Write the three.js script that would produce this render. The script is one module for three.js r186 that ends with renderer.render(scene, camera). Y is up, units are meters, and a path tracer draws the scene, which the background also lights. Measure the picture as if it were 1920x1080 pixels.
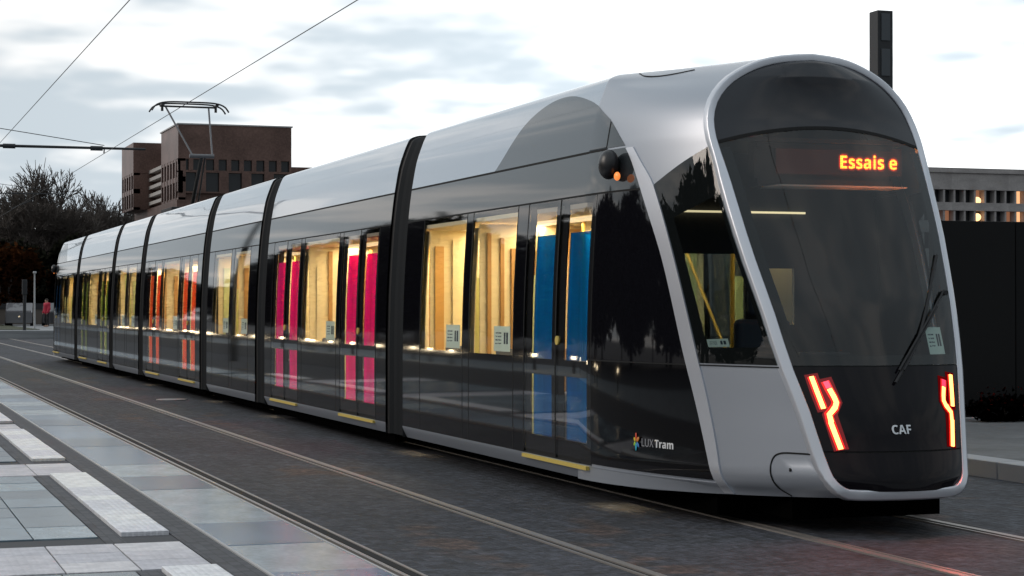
import * as THREE from 'three';
import { mergeGeometries } from 'three/addons/utils/BufferGeometryUtils.js';
import { RoundedBoxGeometry } from 'three/addons/geometries/RoundedBoxGeometry.js';
import { MarchingCubes } from 'three/addons/objects/MarchingCubes.js';
import { RectAreaLightUniformsLib } from 'three/addons/lights/RectAreaLightUniformsLib.js';
import { FontLoader } from 'three/addons/loaders/FontLoader.js';
import { TextGeometry } from 'three/addons/geometries/TextGeometry.js';

// ---------------------------------------------------------------- camera, sky, sun, exposure
// x runs along the track (towards the tram's near end), z towards the platform, y up; rail level is y = 0
const scene = new THREE.Scene();
const YAW = Math.atan(1240 / 3600), PITCH = Math.atan(36 / 3600);
const camera = new THREE.PerspectiveCamera(2 * Math.atan(540 / 3600) * 180 / Math.PI, 16 / 9, 0.1, 2000);
camera.position.set(21.42, 1.65, 7.16);
camera.lookAt(21.42 - Math.cos(YAW) * Math.cos(PITCH), 1.65 + Math.sin(PITCH), 7.16 - Math.sin(YAW) * Math.cos(PITCH));
const renderer = new THREE.WebGLRenderer({ antialias: true });
renderer.setSize(1024, 576);
renderer.toneMapping = THREE.LinearToneMapping;
renderer.toneMappingExposure = 1.0;
renderer.shadowMap.enabled = true;
RectAreaLightUniformsLib.init();

function rng(seed) { let s = seed >>> 0; return () => { s = (s + 0x6D2B79F5) | 0; let t = Math.imul(s ^ (s >>> 15), 1 | s); t = (t + Math.imul(t ^ (t >>> 7), 61 | t)) ^ t; return ((t ^ (t >>> 14)) >>> 0) / 4294967296; }; }
const lerp = (a, b, t) => a + (b - a) * t, clamp = (v, a = 0, b = 1) => Math.min(b, Math.max(a, v)), smooth = (a, b, v) => { const t = clamp((v - a) / (b - a)); return t * t * (3 - 2 * t); };
function hash2(x, y, s) { let h = Math.imul(x, 374761393) + Math.imul(y, 668265263) + Math.imul(s, 974634763); h = Math.imul(h ^ (h >>> 13), 1274126177); return ((h ^ (h >>> 16)) >>> 0) / 4294967296; }
function vnoise(x, y, s, px = 0, py = 0) {           // value noise, tiled over px by py cells when those are given
  const xi = Math.floor(x), yi = Math.floor(y), fx = x - xi, fy = y - yi, u = fx * fx * (3 - 2 * fx), v = fy * fy * (3 - 2 * fy);
  const w = (a, p) => p ? ((a % p) + p) % p : a;
  const a = hash2(w(xi, px), w(yi, py), s), b = hash2(w(xi + 1, px), w(yi, py), s), c = hash2(w(xi, px), w(yi + 1, py), s), d = hash2(w(xi + 1, px), w(yi + 1, py), s);
  return lerp(lerp(a, b, u), lerp(c, d, u), v);
}
const fbm = (x, y, s, n = 5) => { let a = 0.5, t = 0, m = 0; for (let k = 0; k < n; k++) { t += a * vnoise(x, y, s + k); m += a; a *= 0.5; x *= 2.03; y *= 2.03; } return t / m; };

const SUN = [-Math.cos(1.15), 0.45, Math.sin(1.15)];              // low, behind thin cloud, left of the picture
{ // broken dusk cloud on a flat layer, peach low round the sun, paler and brighter where the layer is thin, dimmed behind the camera to darken what faces that way
  const w = 4096, h = 2048, px = new Float32Array(w * h * 4);
  const brightAz = Math.atan2(-Math.sin(YAW + 0.14), -Math.cos(YAW + 0.14)), sunAz = Math.atan2(SUN[2], SUN[0]);
  const ang = (a) => Math.atan2(Math.sin(a), Math.cos(a));
  for (let j = 0; j < h; j++) {
    const el = ((j + 0.5) / h - 0.5) * Math.PI, sy = Math.sin(el), cy = Math.cos(el);
    for (let i = 0; i < w; i++) {
      const k = (j * w + i) * 4; px[k + 3] = 1;
      if (el < 0) { px[k] = 0.10; px[k + 1] = 0.10; px[k + 2] = 0.105; continue; }
      const az = ((i + 0.5) / w - 0.5) * 2 * Math.PI, q = 1 / (sy + 0.07);
      const X = Math.cos(az) * cy * q, Z = Math.sin(az) * cy * q;
      const wx = fbm(X * 0.5 + 7, Z * 0.5, 5, 3) * 1.5;
      const c = fbm(X * 1.1 + wx + 3.1, Z * 1.1 + wx * 0.7, 11, 5) * 0.58 + fbm(X * 4.6, Z * 4.6 + wx, 23, 4) * 0.42;
      const dB = ang(az - brightAz), dS = ang(az - sunAz);
      const glow = Math.exp(-(dB * dB) / 0.065 - ((el - 0.10) ** 2) / 0.05), dusk = Math.exp(-(dS * dS) / 0.9 - (el * el) / 0.06), back = 0.5 - 0.5 * Math.cos(az + 0.25);
      const t = smooth(0.38, 0.64, c + (glow - 0.3) * 0.20);
      const B = lerp(lerp(0.34, 1.04, Math.pow(back, 0.8)), 0.95, smooth(0.15, 1.0, el)), L = 0.96 + glow * 0.8;
      const thin = [0.56, 0.645, 0.71], lit = [0.975, 1.0, 1.01], peach = [1.10, 0.97, 0.88];
      for (let m = 0; m < 3; m++) px[k + m] = B * lerp(thin[m] * (1 + 0.45 * glow), lit[m] * L, t) * lerp(1, peach[m], dusk);
    }
  }
  const sky = new THREE.DataTexture(px, w, h, THREE.RGBAFormat, THREE.FloatType);
  sky.mapping = THREE.EquirectangularReflectionMapping; sky.magFilter = THREE.LinearFilter; sky.minFilter = THREE.LinearFilter; sky.needsUpdate = true;
  scene.background = sky; scene.environment = sky;
}
const sun = new THREE.DirectionalLight(new THREE.Color(1, 0.88, 0.78), 1.0);
sun.position.set(SUN[0] * 70, SUN[1] * 70, SUN[2] * 70);
sun.castShadow = true; sun.shadow.radius = 50;
Object.assign(sun.shadow.camera, { left: -60, right: 60, top: 40, bottom: -40, near: 1, far: 200 });
sun.shadow.mapSize.set(2048, 2048);
scene.add(sun, sun.target);

// ---------------------------------------------------------------- textures and materials
function dataTex(w, h, fn, srgb = true) {
  const d = new Uint8Array(w * h * 4);
  for (let j = 0; j < h; j++) for (let i = 0; i < w; i++) { const c = fn(i, j), k = (j * w + i) * 4; d[k] = clamp(c[0]) * 255; d[k + 1] = clamp(c[1]) * 255; d[k + 2] = clamp(c[2]) * 255; d[k + 3] = 255; }
  const t = new THREE.DataTexture(d, w, h); t.wrapS = t.wrapT = THREE.RepeatWrapping; t.magFilter = THREE.LinearFilter; t.minFilter = THREE.LinearMipmapLinearFilter;
  if (srgb) t.colorSpace = THREE.SRGBColorSpace; t.needsUpdate = true; return t;
}
const rep = (t, x, y) => { const c = t.clone(); c.repeat.set(x, y); c.needsUpdate = true; return c; };
const std = (rgb, roughness = 0.6, more = {}) => new THREE.MeshStandardMaterial({ color: new THREE.Color().setRGB(...rgb), roughness, ...more });
const phys = (rgb, roughness, more = {}) => new THREE.MeshPhysicalMaterial({ color: new THREE.Color().setRGB(...rgb), roughness, ...more });
const grey = (v) => [v, v, v];

const M = {};
M.silver = phys([0.36, 0.405, 0.47], 0.18, { metalness: 0.62, clearcoat: 1, clearcoatRoughness: 0.03 });
M.nose = phys([0.37, 0.40, 0.45], 0.34, { metalness: 0.45, clearcoat: 0.45, clearcoatRoughness: 0.2 });
M.frame = phys([0.62, 0.64, 0.69], 0.30, { metalness: 0.55, clearcoat: 0.6, clearcoatRoughness: 0.1 });
M.skirt = M.nose;
M.black = phys([0.006, 0.006, 0.008], 0.035, { ior: 1.55 });
M.lower = phys([0.004, 0.004, 0.005], 0.04, { ior: 1.38 });
M.nosePanel = phys([0.006, 0.005, 0.007], 0.06, { ior: 1.5, specularIntensity: 0.4 });
M.cant = phys([0.03, 0.036, 0.04], 0.04, { ior: 1.75 });
M.arch = phys([0.085, 0.10, 0.115], 0.07, { ior: 1.55 });
M.seam = std(grey(0.006), 0.9);
M.rubber = std([0.007, 0.007, 0.008], 0.5); M.rib = std([0.013, 0.013, 0.014], 0.55);
M.glass = phys([0.92, 0.92, 0.88], 0.02, { transmission: 1, thickness: 0, ior: 1.52 });
M.doorGlass = phys([0.66, 0.66, 0.68], 0.02, { transmission: 1, thickness: 0, ior: 1.52 });
M.cabGlass = phys([0.50, 0.55, 0.56], 0.015, { transmission: 1, thickness: 0, ior: 1.52 });
M.windscreen = phys([0.62, 0.68, 0.68], 0.012, { transmission: 1, thickness: 0, ior: 1.52 });
M.under = phys(grey(0.002), 1, { specularIntensity: 0 });
M.floor = std([0.05, 0.05, 0.055], 0.7);
M.ceiling = std([0.80, 0.70, 0.50], 0.6);
M.cream = std([0.86, 0.74, 0.46], 0.5);
M.wood = std([0.50, 0.27, 0.085], 0.45);
M.green = std([0.60, 0.66, 0.34], 0.5);
M.pole = phys([0.75, 0.45, 0.08], 0.3);
M.seat = std([0.10, 0.11, 0.14], 0.8);
M.dark = std([0.02, 0.02, 0.022], 0.7);
M.cabGrey = std([0.06, 0.062, 0.066], 0.7);
M.paper = std([0.85, 0.93, 0.87], 0.8, { map: dataTex(96, 64, (i, j) => { const ink = (i > 58 && i < 84 && j > 18 && j < 48 && !(i > 68 && i < 73)) || (i > 8 && i < 44 && j % 9 < 3 && j > 12 && j < 54 && hash2(i >> 2, j, 5) > 0.3); return ink ? [0.2, 0.25, 0.3] : [0.95, 0.97, 0.95]; }) });
M.strip = std([0.8, 0.7, 0.5], 0.5, { emissive: new THREE.Color(1, 0.80, 0.46), emissiveIntensity: 1.3 });
M.yellow = std([0.62, 0.46, 0.10], 0.6);
M.orangeLamp = std([0.7, 0.2, 0.05], 0.3, { emissive: new THREE.Color(1, 0.28, 0.06), emissiveIntensity: 0.9 });
M.lampCore = std([0.9, 0.3, 0.1], 0.4, { emissive: new THREE.Color(1, 0.34, 0.085), emissiveIntensity: 5.2 });
M.lampPink = std([0.9, 0.2, 0.2], 0.4, { emissive: new THREE.Color(1, 0.06, 0.14), emissiveIntensity: 1.4 });
M.lampRimGlow = std([0.35, 0.01, 0.01], 0.2, { emissive: new THREE.Color(1, 0.02, 0.012), emissiveIntensity: 0.95 });
M.lampHalo = std([0.10, 0.004, 0.006], 0.25, { emissive: new THREE.Color(1, 0.012, 0.02), emissiveIntensity: 0.11 });  // emissive layer imitating the red halo round the lamp bars
M.steel = phys([0.42, 0.41, 0.40], 0.32, { metalness: 0.9 });
M.wire = std(grey(0.05), 0.5, { metalness: 0.4 });
M.steelGrey = std([0.16, 0.16, 0.17], 0.5, { metalness: 0.4 });
M.lampDark = std([0.07, 0.08, 0.09], 0.3);
M.mast = std([0.022, 0.024, 0.027], 0.55);

// door light panels: coloured light guides, a little brighter along both long edges
const guide = dataTex(64, 128, (i, j) => { const u = (i + 0.5) / 64, e = Math.abs(u - 0.5); const v = 0.78 + 0.16 * Math.exp(-(((e - 0.40) / 0.06) ** 2)) - 0.16 * Math.exp(-((e / 0.03) ** 2)) + (vnoise(i / 10, j / 30, 9, 0, 0) - 0.5) * 0.16; return [v, v, v]; });
const doorLight = (r, g, b, k) => phys([r, g, b], 0.12, { transmission: 0.7, thickness: 0, ior: 1.2, emissive: new THREE.Color(r, g, b), emissiveIntensity: k, emissiveMap: guide });
M.blue = doorLight(0.015, 0.30, 0.66, 0.42); M.pink = doorLight(0.9, 0.04, 0.30, 1.6); M.orange = doorLight(0.95, 0.20, 0.05, 2.2); M.lime = doorLight(0.50, 0.64, 0.08, 0.9);
M.blueSheet = std([0.02, 0.1, 0.3], 0.6, { emissive: new THREE.Color(0.02, 0.34, 0.95), emissiveIntensity: 1.1 });
M.slat = std([0.66, 0.37, 0.11], 0.4);

// ---------------------------------------------------------------- geometry helpers
const V = (x, y, z) => new THREE.Vector3(x, y, z);
function curve(pts) {                                // smooth interpolation through [x, y...] rows
  const n = pts.length, X = pts.map((p) => p[0]);
  const one = (c) => {
    const Y = pts.map((p) => p[c]), m = [];
    for (let i = 0; i < n; i++) { const a = Math.max(0, i - 1), b = Math.min(n - 1, i + 1); m[i] = (Y[b] - Y[a]) / (X[b] - X[a]); }
    return (x) => { if (x <= X[0]) return Y[0]; if (x >= X[n - 1]) return Y[n - 1]; let i = 0; while (x > X[i + 1]) i++; const h = X[i + 1] - X[i], t = (x - X[i]) / h, t2 = t * t, t3 = t2 * t; return (2 * t3 - 3 * t2 + 1) * Y[i] + (t3 - 2 * t2 + t) * h * m[i] + (-2 * t3 + 3 * t2) * Y[i + 1] + (t3 - t2) * h * m[i + 1]; };
  };
  const fs = pts[0].slice(1).map((_, c) => one(c + 1));
  return fs.length === 1 ? fs[0] : (x) => fs.map((f) => f(x));
}
// a curved sheet P(u, v) -> [x, y, z] with nu by nv cells, its smooth outward normals, and a rim when it has thickness
function sheet(P, nu, nv, { off = 0, thick = 0, ref = [0, 0, 1], skip = null } = {}) {
  const pos = [], nor = [], uv = [], idx = [], e = 1e-3;
  const at = (u, v) => V(...P(u, v));
  const normal = (u, v) => { const a = at(Math.min(1, u + e), v).sub(at(Math.max(0, u - e), v)), b = at(u, Math.min(1, v + e)).sub(at(u, Math.max(0, v - e))); const n = a.cross(b); if (n.lengthSq() < 1e-16) n.set(...ref); n.normalize(); return n; };
  const mid = normal(0.5, 0.5), flip = mid.dot(V(...ref)) < 0;
  const layer = (o) => { const s = pos.length / 3; for (let j = 0; j <= nv; j++) for (let i = 0; i <= nu; i++) { const u = i / nu, v = j / nv, n = normal(clamp(u, 0.001, 0.999), clamp(v, 0.001, 0.999)); if (flip) n.negate(); const p = at(u, v).addScaledVector(n, o); pos.push(p.x, p.y, p.z); const q = o < off ? -1 : 1; nor.push(n.x * q, n.y * q, n.z * q); uv.push(u, v); } return s; };
  const f = layer(off), W = nu + 1;
  const quad = (a, b, c, d, fl) => fl ? idx.push(a, c, b, b, c, d) : idx.push(a, b, c, b, d, c);
  for (let j = 0; j < nv; j++) for (let i = 0; i < nu; i++) { if (skip && skip((i + 0.5) / nu, (j + 0.5) / nv)) continue; quad(f + j * W + i, f + j * W + i + 1, f + (j + 1) * W + i, f + (j + 1) * W + i + 1, flip); }
  if (thick) {
    const b = layer(off - thick);
    for (let j = 0; j < nv; j++) for (let i = 0; i < nu; i++) { if (skip && skip((i + 0.5) / nu, (j + 0.5) / nv)) continue; quad(b + j * W + i, b + j * W + i + 1, b + (j + 1) * W + i, b + (j + 1) * W + i + 1, !flip); }
    const rim = (list) => { for (let k = 0; k + 1 < list.length; k++) { const s = pos.length / 3; for (const q of [f + list[k], f + list[k + 1], b + list[k], b + list[k + 1]]) { pos.push(pos[q * 3], pos[q * 3 + 1], pos[q * 3 + 2]); uv.push(0, 0); } const A = V(...pos.slice(s * 3, s * 3 + 3)), B = V(...pos.slice(s * 3 + 3, s * 3 + 6)), Cc = V(...pos.slice(s * 3 + 6, s * 3 + 9)); const n = B.sub(A).cross(Cc.sub(A)).normalize(); for (let m = 0; m < 4; m++) nor.push(n.x, n.y, n.z); quad(s, s + 1, s + 2, s + 3, false); } };
    const row = (j) => Array.from({ length: W }, (_, i) => j * W + i), col = (i) => Array.from({ length: nv + 1 }, (_, j) => j * W + i);
    rim(row(0)); rim(row(nv)); rim(col(0)); rim(col(nu));
  }
  const g = new THREE.BufferGeometry();
  g.setAttribute('position', new THREE.Float32BufferAttribute(pos, 3)); g.setAttribute('normal', new THREE.Float32BufferAttribute(nor, 3)); g.setAttribute('uv', new THREE.Float32BufferAttribute(uv, 2)); g.setIndex(idx);
  return g;
}
function mirror(g, axis, about = 0) {
  const c = g.clone(), p = c.attributes.position, n = c.attributes.normal;
  for (let i = 0; i < p.count; i++) { p.setComponent(i, axis, 2 * about - p.getComponent(i, axis)); n.setComponent(i, axis, -n.getComponent(i, axis)); }
  if (c.index) { const a = c.index.array; for (let i = 0; i < a.length; i += 3) { const t = a[i]; a[i] = a[i + 1]; a[i + 1] = t; } }
  return c;
}
function clean(g) { const c = g.index ? g.toNonIndexed() : g; for (const k of Object.keys(c.attributes)) if (!['position', 'normal', 'uv'].includes(k)) c.deleteAttribute(k); return c; }
const merge = (list) => mergeGeometries(list.map(clean));
function box(x0, x1, y0, y1, z0, z1, r = 0) { const g = r ? new RoundedBoxGeometry(x1 - x0, y1 - y0, z1 - z0, 2, r) : new THREE.BoxGeometry(x1 - x0, y1 - y0, z1 - z0); g.translate((x0 + x1) / 2, (y0 + y1) / 2, (z0 + z1) / 2); return g; }
function rod(a, b, r0, r1 = r0, n = 8) { const A = V(...a), B = V(...b), d = B.clone().sub(A), g = new THREE.CylinderGeometry(r1, r0, d.length(), n, 1); g.applyQuaternion(new THREE.Quaternion().setFromUnitVectors(V(0, 1, 0), d.clone().normalize())); const m = A.add(B).multiplyScalar(0.5); g.translate(m.x, m.y, m.z); return g; }
function tube(pts, r, n = 6, seg = 0) { return new THREE.TubeGeometry(new THREE.CatmullRomCurve3(pts.map((p) => V(...p))), seg || pts.length * 4, r, n); }
// box with uv in metres on every face
function boxM(x0, x1, y0, y1, z0, z1, scale = 1) { const g = box(x0, x1, y0, y1, z0, z1), p = g.attributes.position, n = g.attributes.normal, u = g.attributes.uv; for (let i = 0; i < p.count; i++) { const ax = Math.abs(n.getX(i)) > 0.5, ay = Math.abs(n.getY(i)) > 0.5; u.setXY(i, (ax ? p.getZ(i) : p.getX(i)) * scale, (ay ? p.getZ(i) : p.getY(i)) * scale); } return g; }

const used = new Map();
const numbered = (n) => { const k = used.get(n) || 0; used.set(n, k + 1); return k ? `${n}_${String(k).padStart(3, '0')}` : n; };
function shade(o) { o.traverse((m) => { if (m.isMesh) { m.castShadow = m.receiveShadow = true; } }); return o; }
function part(parent, name, g, m, label) { const o = new THREE.Mesh(g, m); o.name = name; o.castShadow = o.receiveShadow = true; if (label) o.userData.label = label; parent.add(o); return o; }
function thing(name, label, category, pos = [0, 0, 0], group) { const o = new THREE.Group(); o.name = numbered(name); o.position.set(...pos); o.userData = { label, category }; if (group) o.userData.group = group; scene.add(o); return o; }
function single(name, g, m, label, category, pos = [0, 0, 0], group) { const o = new THREE.Mesh(g, m); o.name = numbered(name); o.castShadow = o.receiveShadow = true; o.position.set(...pos); o.userData = { label, category }; if (group) o.userData.group = group; scene.add(o); return o; }
function structure(name, g, m) { const o = new THREE.Mesh(g, m); o.name = numbered(name); o.castShadow = o.receiveShadow = true; o.userData = { kind: 'structure' }; scene.add(o); return o; }
function plane(x0, x1, z0, z1, y, scale = 1, nx = 1) { const g = new THREE.PlaneGeometry(x1 - x0, z1 - z0, nx, 1); g.rotateX(-Math.PI / 2); g.translate((x0 + x1) / 2, y, (z0 + z1) / 2); const p = g.attributes.position, u = g.attributes.uv; for (let i = 0; i < p.count; i++) u.setXY(i, p.getX(i) * scale, p.getZ(i) * scale); return g; }

// ---------------------------------------------------------------- ground
const asphaltTex = dataTex(1024, 1024, (i, j) => { const f = hash2(i, j, 3), g = vnoise(i / 4, j / 4, 4, 256, 256), b = vnoise(i / 60, j / 60, 6, 17, 17), v = 0.225 + (f - 0.5) * 0.08 + (g - 0.5) * 0.07 + (b - 0.5) * 0.05; return [v, v, v * 1.03]; });
const bedTex = dataTex(2048, 1024, (i, j) => {                       // 16 m by 8 m of worn dark setts-and-grit surfacing with rusty stains along the rails
  const x = i / 128, z = j / 128;
  const f = hash2(i, j, 3), g = vnoise(i / 4, j / 4, 31, 512, 256), g2 = vnoise(i / 10, j / 10, 32, 0, 0), b = vnoise(x * 1.5, z * 1.5, 34, 24, 12), c = vnoise(x * 0.5, z * 0.75, 36, 8, 6);
  const row = Math.floor(j / 11), cell = Math.floor((i + (row % 2) * 6 + hash2(0, row, 8) * 9) / 12), tone = hash2(cell, row, 35);
  const v = 0.212 + (f - 0.5) * 0.07 + (g - 0.5) * 0.12 + (tone - 0.5) * 0.10 + (g2 - 0.5) * 0.05 + (b - 0.5) * 0.05 + (c - 0.5) * 0.05;
  const rust = smooth(0.58, 0.80, vnoise(x * 0.75, z * 2.5, 41, 12, 20) * 0.6 + vnoise(x * 5, z * 5, 42, 80, 40) * 0.4) * smooth(0.55, 0.8, c + 0.05);
  return [v * (0.95 + 0.34 * rust), v * (0.98 + 0.06 * rust), v * (1.09 - 0.14 * rust)];
});
const bedBump = dataTex(1024, 1024, (i, j) => { const row = Math.floor(j / 15), u = (i + (row % 2) * 8 + Math.floor(hash2(0, row, 8) * 12)) % 16, w = j % 15, v = (u < 3 || w < 3 ? 0.25 : 0.75) + (vnoise(i / 6, j / 6, 51, 0, 0) - 0.5) * 0.4 + (hash2(i, j, 52) - 0.5) * 0.25; return [v, v, v]; }, false);
const asphalt = new THREE.MeshStandardMaterial({ map: asphaltTex, roughness: 0.85 });
const bed = new THREE.MeshStandardMaterial({ map: rep(bedTex, 1 / 16, 1 / 8), bumpMap: rep(bedBump, 1 / 6, 1 / 6), bumpScale: 0.012, roughness: 0.78 });
{
  const g = new THREE.PlaneGeometry(1400, 1400); g.rotateX(-Math.PI / 2); g.translate(-200, -0.02, 0); const u = g.attributes.uv; for (let i = 0; i < u.count; i++) u.setXY(i, u.getX(i) * 280, u.getY(i) * 280);
  structure('ground', g, asphalt);
  structure('track_bed', plane(-160, 40, -3.24, 3.9, 0, 1), bed);
}
// grooved rails: head, groove and lip as one long section each
function rail(z, side, label, w = 0.036, gr = 0.068) {                                     // side: +1 when the groove lies on the +z side of the head
  const t = thing('tram_rail', label, 'rail', [0, 0, z], 'grooved rails of the two tracks');
  part(t, 'rail_head', box(-160, 40, -0.1, 0.012, -w, 0.03), M.railHead);
  part(t, 'groove', box(-160, 40, -0.1, 0.0035, 0.03, gr).scale(1, 1, side), M.grooveDark).geometry.translate(0, 0, 0);
  part(t, 'rail_lip', box(-160, 40, -0.1, 0.010, gr, gr + 0.024), M.railHead);
  if (side < 0) for (const c of t.children) if (c.name === 'rail_lip') c.geometry = mirror(c.geometry, 2); else if (c.name === 'groove') c.geometry = mirror(box(-160, 40, -0.1, 0.0035, 0.03, gr), 2);
}
M.railHead = phys([0.30, 0.275, 0.255], 0.42, { metalness: 0.55 });
M.grooveDark = std(grey(0.008), 0.95);
rail(0.72, -1, 'steel rail under the platform side of the tram');
rail(-0.72, 1, 'steel rail under the far side of the tram, beside the far kerb');
rail(2.48, 1, 'bare pale rail of the empty track nearest the tram');
rail(3.93, -1, 'grooved rail running along the edge of the grey platform slabs', 0.002, 0.085);

// platform: pieces are parts of one pavement
const stoneTex = (seed, r, g, b, k) => dataTex(256, 256, (i, j) => { const f = hash2(i, j, seed), n = vnoise(i / 9, j / 9, seed + 1, 0, 0), m = vnoise(i / 48, j / 48, seed + 2, 0, 0), v = 1 + (f - 0.5) * 0.10 * k + (n - 0.5) * 0.14 * k + (m - 0.5) * 0.22 * k; return [r * v, g * v, b * v]; });
const slabMats = [[0.45, 0.525, 0.58], [0.36, 0.43, 0.50], [0.27, 0.32, 0.38], [0.57, 0.615, 0.64], [0.40, 0.48, 0.56]].map((c, k) => new THREE.MeshStandardMaterial({ map: stoneTex(100 + k * 7, ...c, 0.8), roughness: 0.24 }));
const fieldMats = [[0.37, 0.44, 0.485], [0.28, 0.345, 0.39], [0.47, 0.535, 0.57], [0.23, 0.285, 0.33]].map((c, k) => new THREE.MeshStandardMaterial({ map: stoneTex(200 + k * 7, ...c, 1), roughness: 0.24 }));
const studBump = dataTex(256, 256, (i, j) => { const u = (i % 32) / 32 - 0.5, v = (j % 32) / 32 - 0.5, d = Math.hypot(u, v); const b = d < 0.30 ? 1 : d < 0.38 ? (0.38 - d) / 0.08 : 0; return [b, b, b]; }, false);
const tactMats = [[0.93, 0.93, 0.94], [0.90, 0.90, 0.92], [0.95, 0.95, 0.95]].map((c, k) => new THREE.MeshStandardMaterial({ map: stoneTex(300 + k * 7, ...c, 0.45), bumpMap: studBump, bumpScale: 0.006, roughness: 0.6 }));
const bandMats = [[0.80, 0.79, 0.81], [0.76, 0.755, 0.78], [0.84, 0.83, 0.84]].map((c, k) => new THREE.MeshStandardMaterial({ map: stoneTex(330 + k * 7, ...c, 0.5), bumpMap: studBump, bumpScale: 0.003, roughness: 0.6 }));
const darkSett = new THREE.MeshStandardMaterial({ map: rep(dataTex(512, 512, (i, j) => { const s = 32, r = Math.floor(j / s), o = (r % 2) * 16, u = (i + o) % s, v = j % s, joint = u < 3 || v < 3 ? 0.72 : 1, t = hash2(Math.floor((i + o) / s), r, 77), n = 0.30 * joint * (0.85 + 0.3 * t) + (hash2(i, j, 78) - 0.5) * 0.05; return [n, n * 1.02, n * 1.08]; }), 0.9, 0.9), roughness: 0.75 });
const kerbTone = std([0.42, 0.42, 0.42], 0.6), jointMat = std([0.07, 0.073, 0.08], 0.9), endFace = std([0.40, 0.35, 0.30], 0.8);
const pav = structure('platform_paving', boxM(-160, 40, -0.3, 0.003, 4.0, 16, 1), jointMat);
{
  const R = rng(5), pick = (a) => a[Math.floor(R() * a.length)];
  const edgeG = box(-0.695, 0.695, -0.05, 0.016, -0.345, 0.345, 0.006), tactG = box(-0.195, 0.195, -0.05, 0.036, -0.172, 0.172, 0.005), bandG = box(-0.226, 0.226, -0.05, 0.014, -0.226, 0.226, 0.004), fieldG = box(-0.365, 0.365, -0.05, 0.014, -0.222, 0.222, 0.005);
  const put = (n, g, m, x, z, y = 0) => { const o = part(pav, n, g, m); o.position.set(x, y, z); return o; };
  for (let x = -24.6; x < 14; x += 1.4) put('edge_slab', edgeG, pick(slabMats), x + 0.03, 4.365, (R() - 0.5) * 0.003);
  part(pav, 'edge_slab', boxM(-160, -26, -0.05, 0.014, 4.02, 4.71, 1), slabMats[0]);
  part(pav, 'rail_border', box(-160, 40, -0.05, 0.012, 3.995, 4.014), kerbTone);
  part(pav, 'slab_lip', box(-160, 40, -0.05, 0.019, 4.716, 4.738), kerbTone);
  part(pav, 'dark_sett_strip', boxM(-160, 40, -0.05, 0.010, 4.742, 4.965, 1), darkSett);
  for (let k = -5; k < 2; k++) {
    const b = 0.85 + 7.1 * k;
    for (let c = 0; c < 16; c++) if (b + 0.2 + c * 0.4 > -26) put('tactile_tile', tactG, pick(tactMats), b + 1.62 + c * 0.4 - (c ? 0 : 0), 5.15, (R() - 0.5) * 0.003).visible = b + 1.62 + c * 0.4 < b + 6.5;
    for (let r = 0; r < 3; r++) for (let c = 0; c < 6; c++) if (b > -26) put('band_tile', bandG, pick(bandMats), b + 0.23 + r * 0.462, 5.206 + c * 0.462, (R() - 0.5) * 0.002);
    part(pav, 'strip_end', box(b + 6.44, b + 6.47, -0.02, 0.032, 4.985, 5.32), endFace);
    part(pav, 'dark_sett_strip', boxM(b + 1.42, b + 7.08, -0.05, 0.009, 5.335, 5.475, 1), darkSett);
    for (let r = 0; r < 7; r++) for (let c = 0; c < 5; c++) if (b + 1.8 + r * 0.745 > -20) put('field_slab', fieldG, pick(fieldMats), b + 1.83 + r * 0.745, 5.71 + c * 0.452, (R() - 0.5) * 0.003);
  }
  for (const o of pav.children.filter((c) => !c.visible)) pav.remove(o);
  const far = new THREE.MeshStandardMaterial({ map: rep(stoneTex(400, 0.5, 0.53, 0.55, 1), 0.5, 0.5), roughness: 0.6 });
  part(pav, 'paved_field', boxM(-160, 40, -0.05, 0.012, 7.75, 11.8, 1), asphalt); part(pav, 'pale_path', boxM(-160, 40, -0.05, 0.014, 11.9, 15.9, 1), far);
}
// far pavement with its kerb stones
const farPave = structure('far_pavement', boxM(-160, 40, -0.3, 0.15, -30, -3.56, 1), new THREE.MeshStandardMaterial({ map: rep(stoneTex(410, 0.36, 0.37, 0.38, 1), 0.4, 0.4), roughness: 0.8 }));
{ const R = rng(8), kg = box(-0.49, 0.49, -0.3, 0.165, -0.155, 0.155, 0.012), ms = [std([0.33, 0.34, 0.36], 0.6), std([0.29, 0.30, 0.32], 0.6), std([0.37, 0.38, 0.40], 0.6)]; for (let x = -45; x < 16; x += 1) { const o = part(farPave, 'kerb_stone', kg, ms[Math.floor(R() * 3)]); o.position.set(x, 0, -3.40); } part(farPave, 'kerb_stone', box(-160, -45.5, -0.3, 0.16, -3.55, -3.25), ms[0]); }
single('drain_cover', new THREE.CylinderGeometry(0.27, 0.27, 0.02, 28), M.steel, 'round steel drain cover lying in the dark track bed beside the tram', 'drain cover', [-12.85, 0.004, 1.76]);

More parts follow.
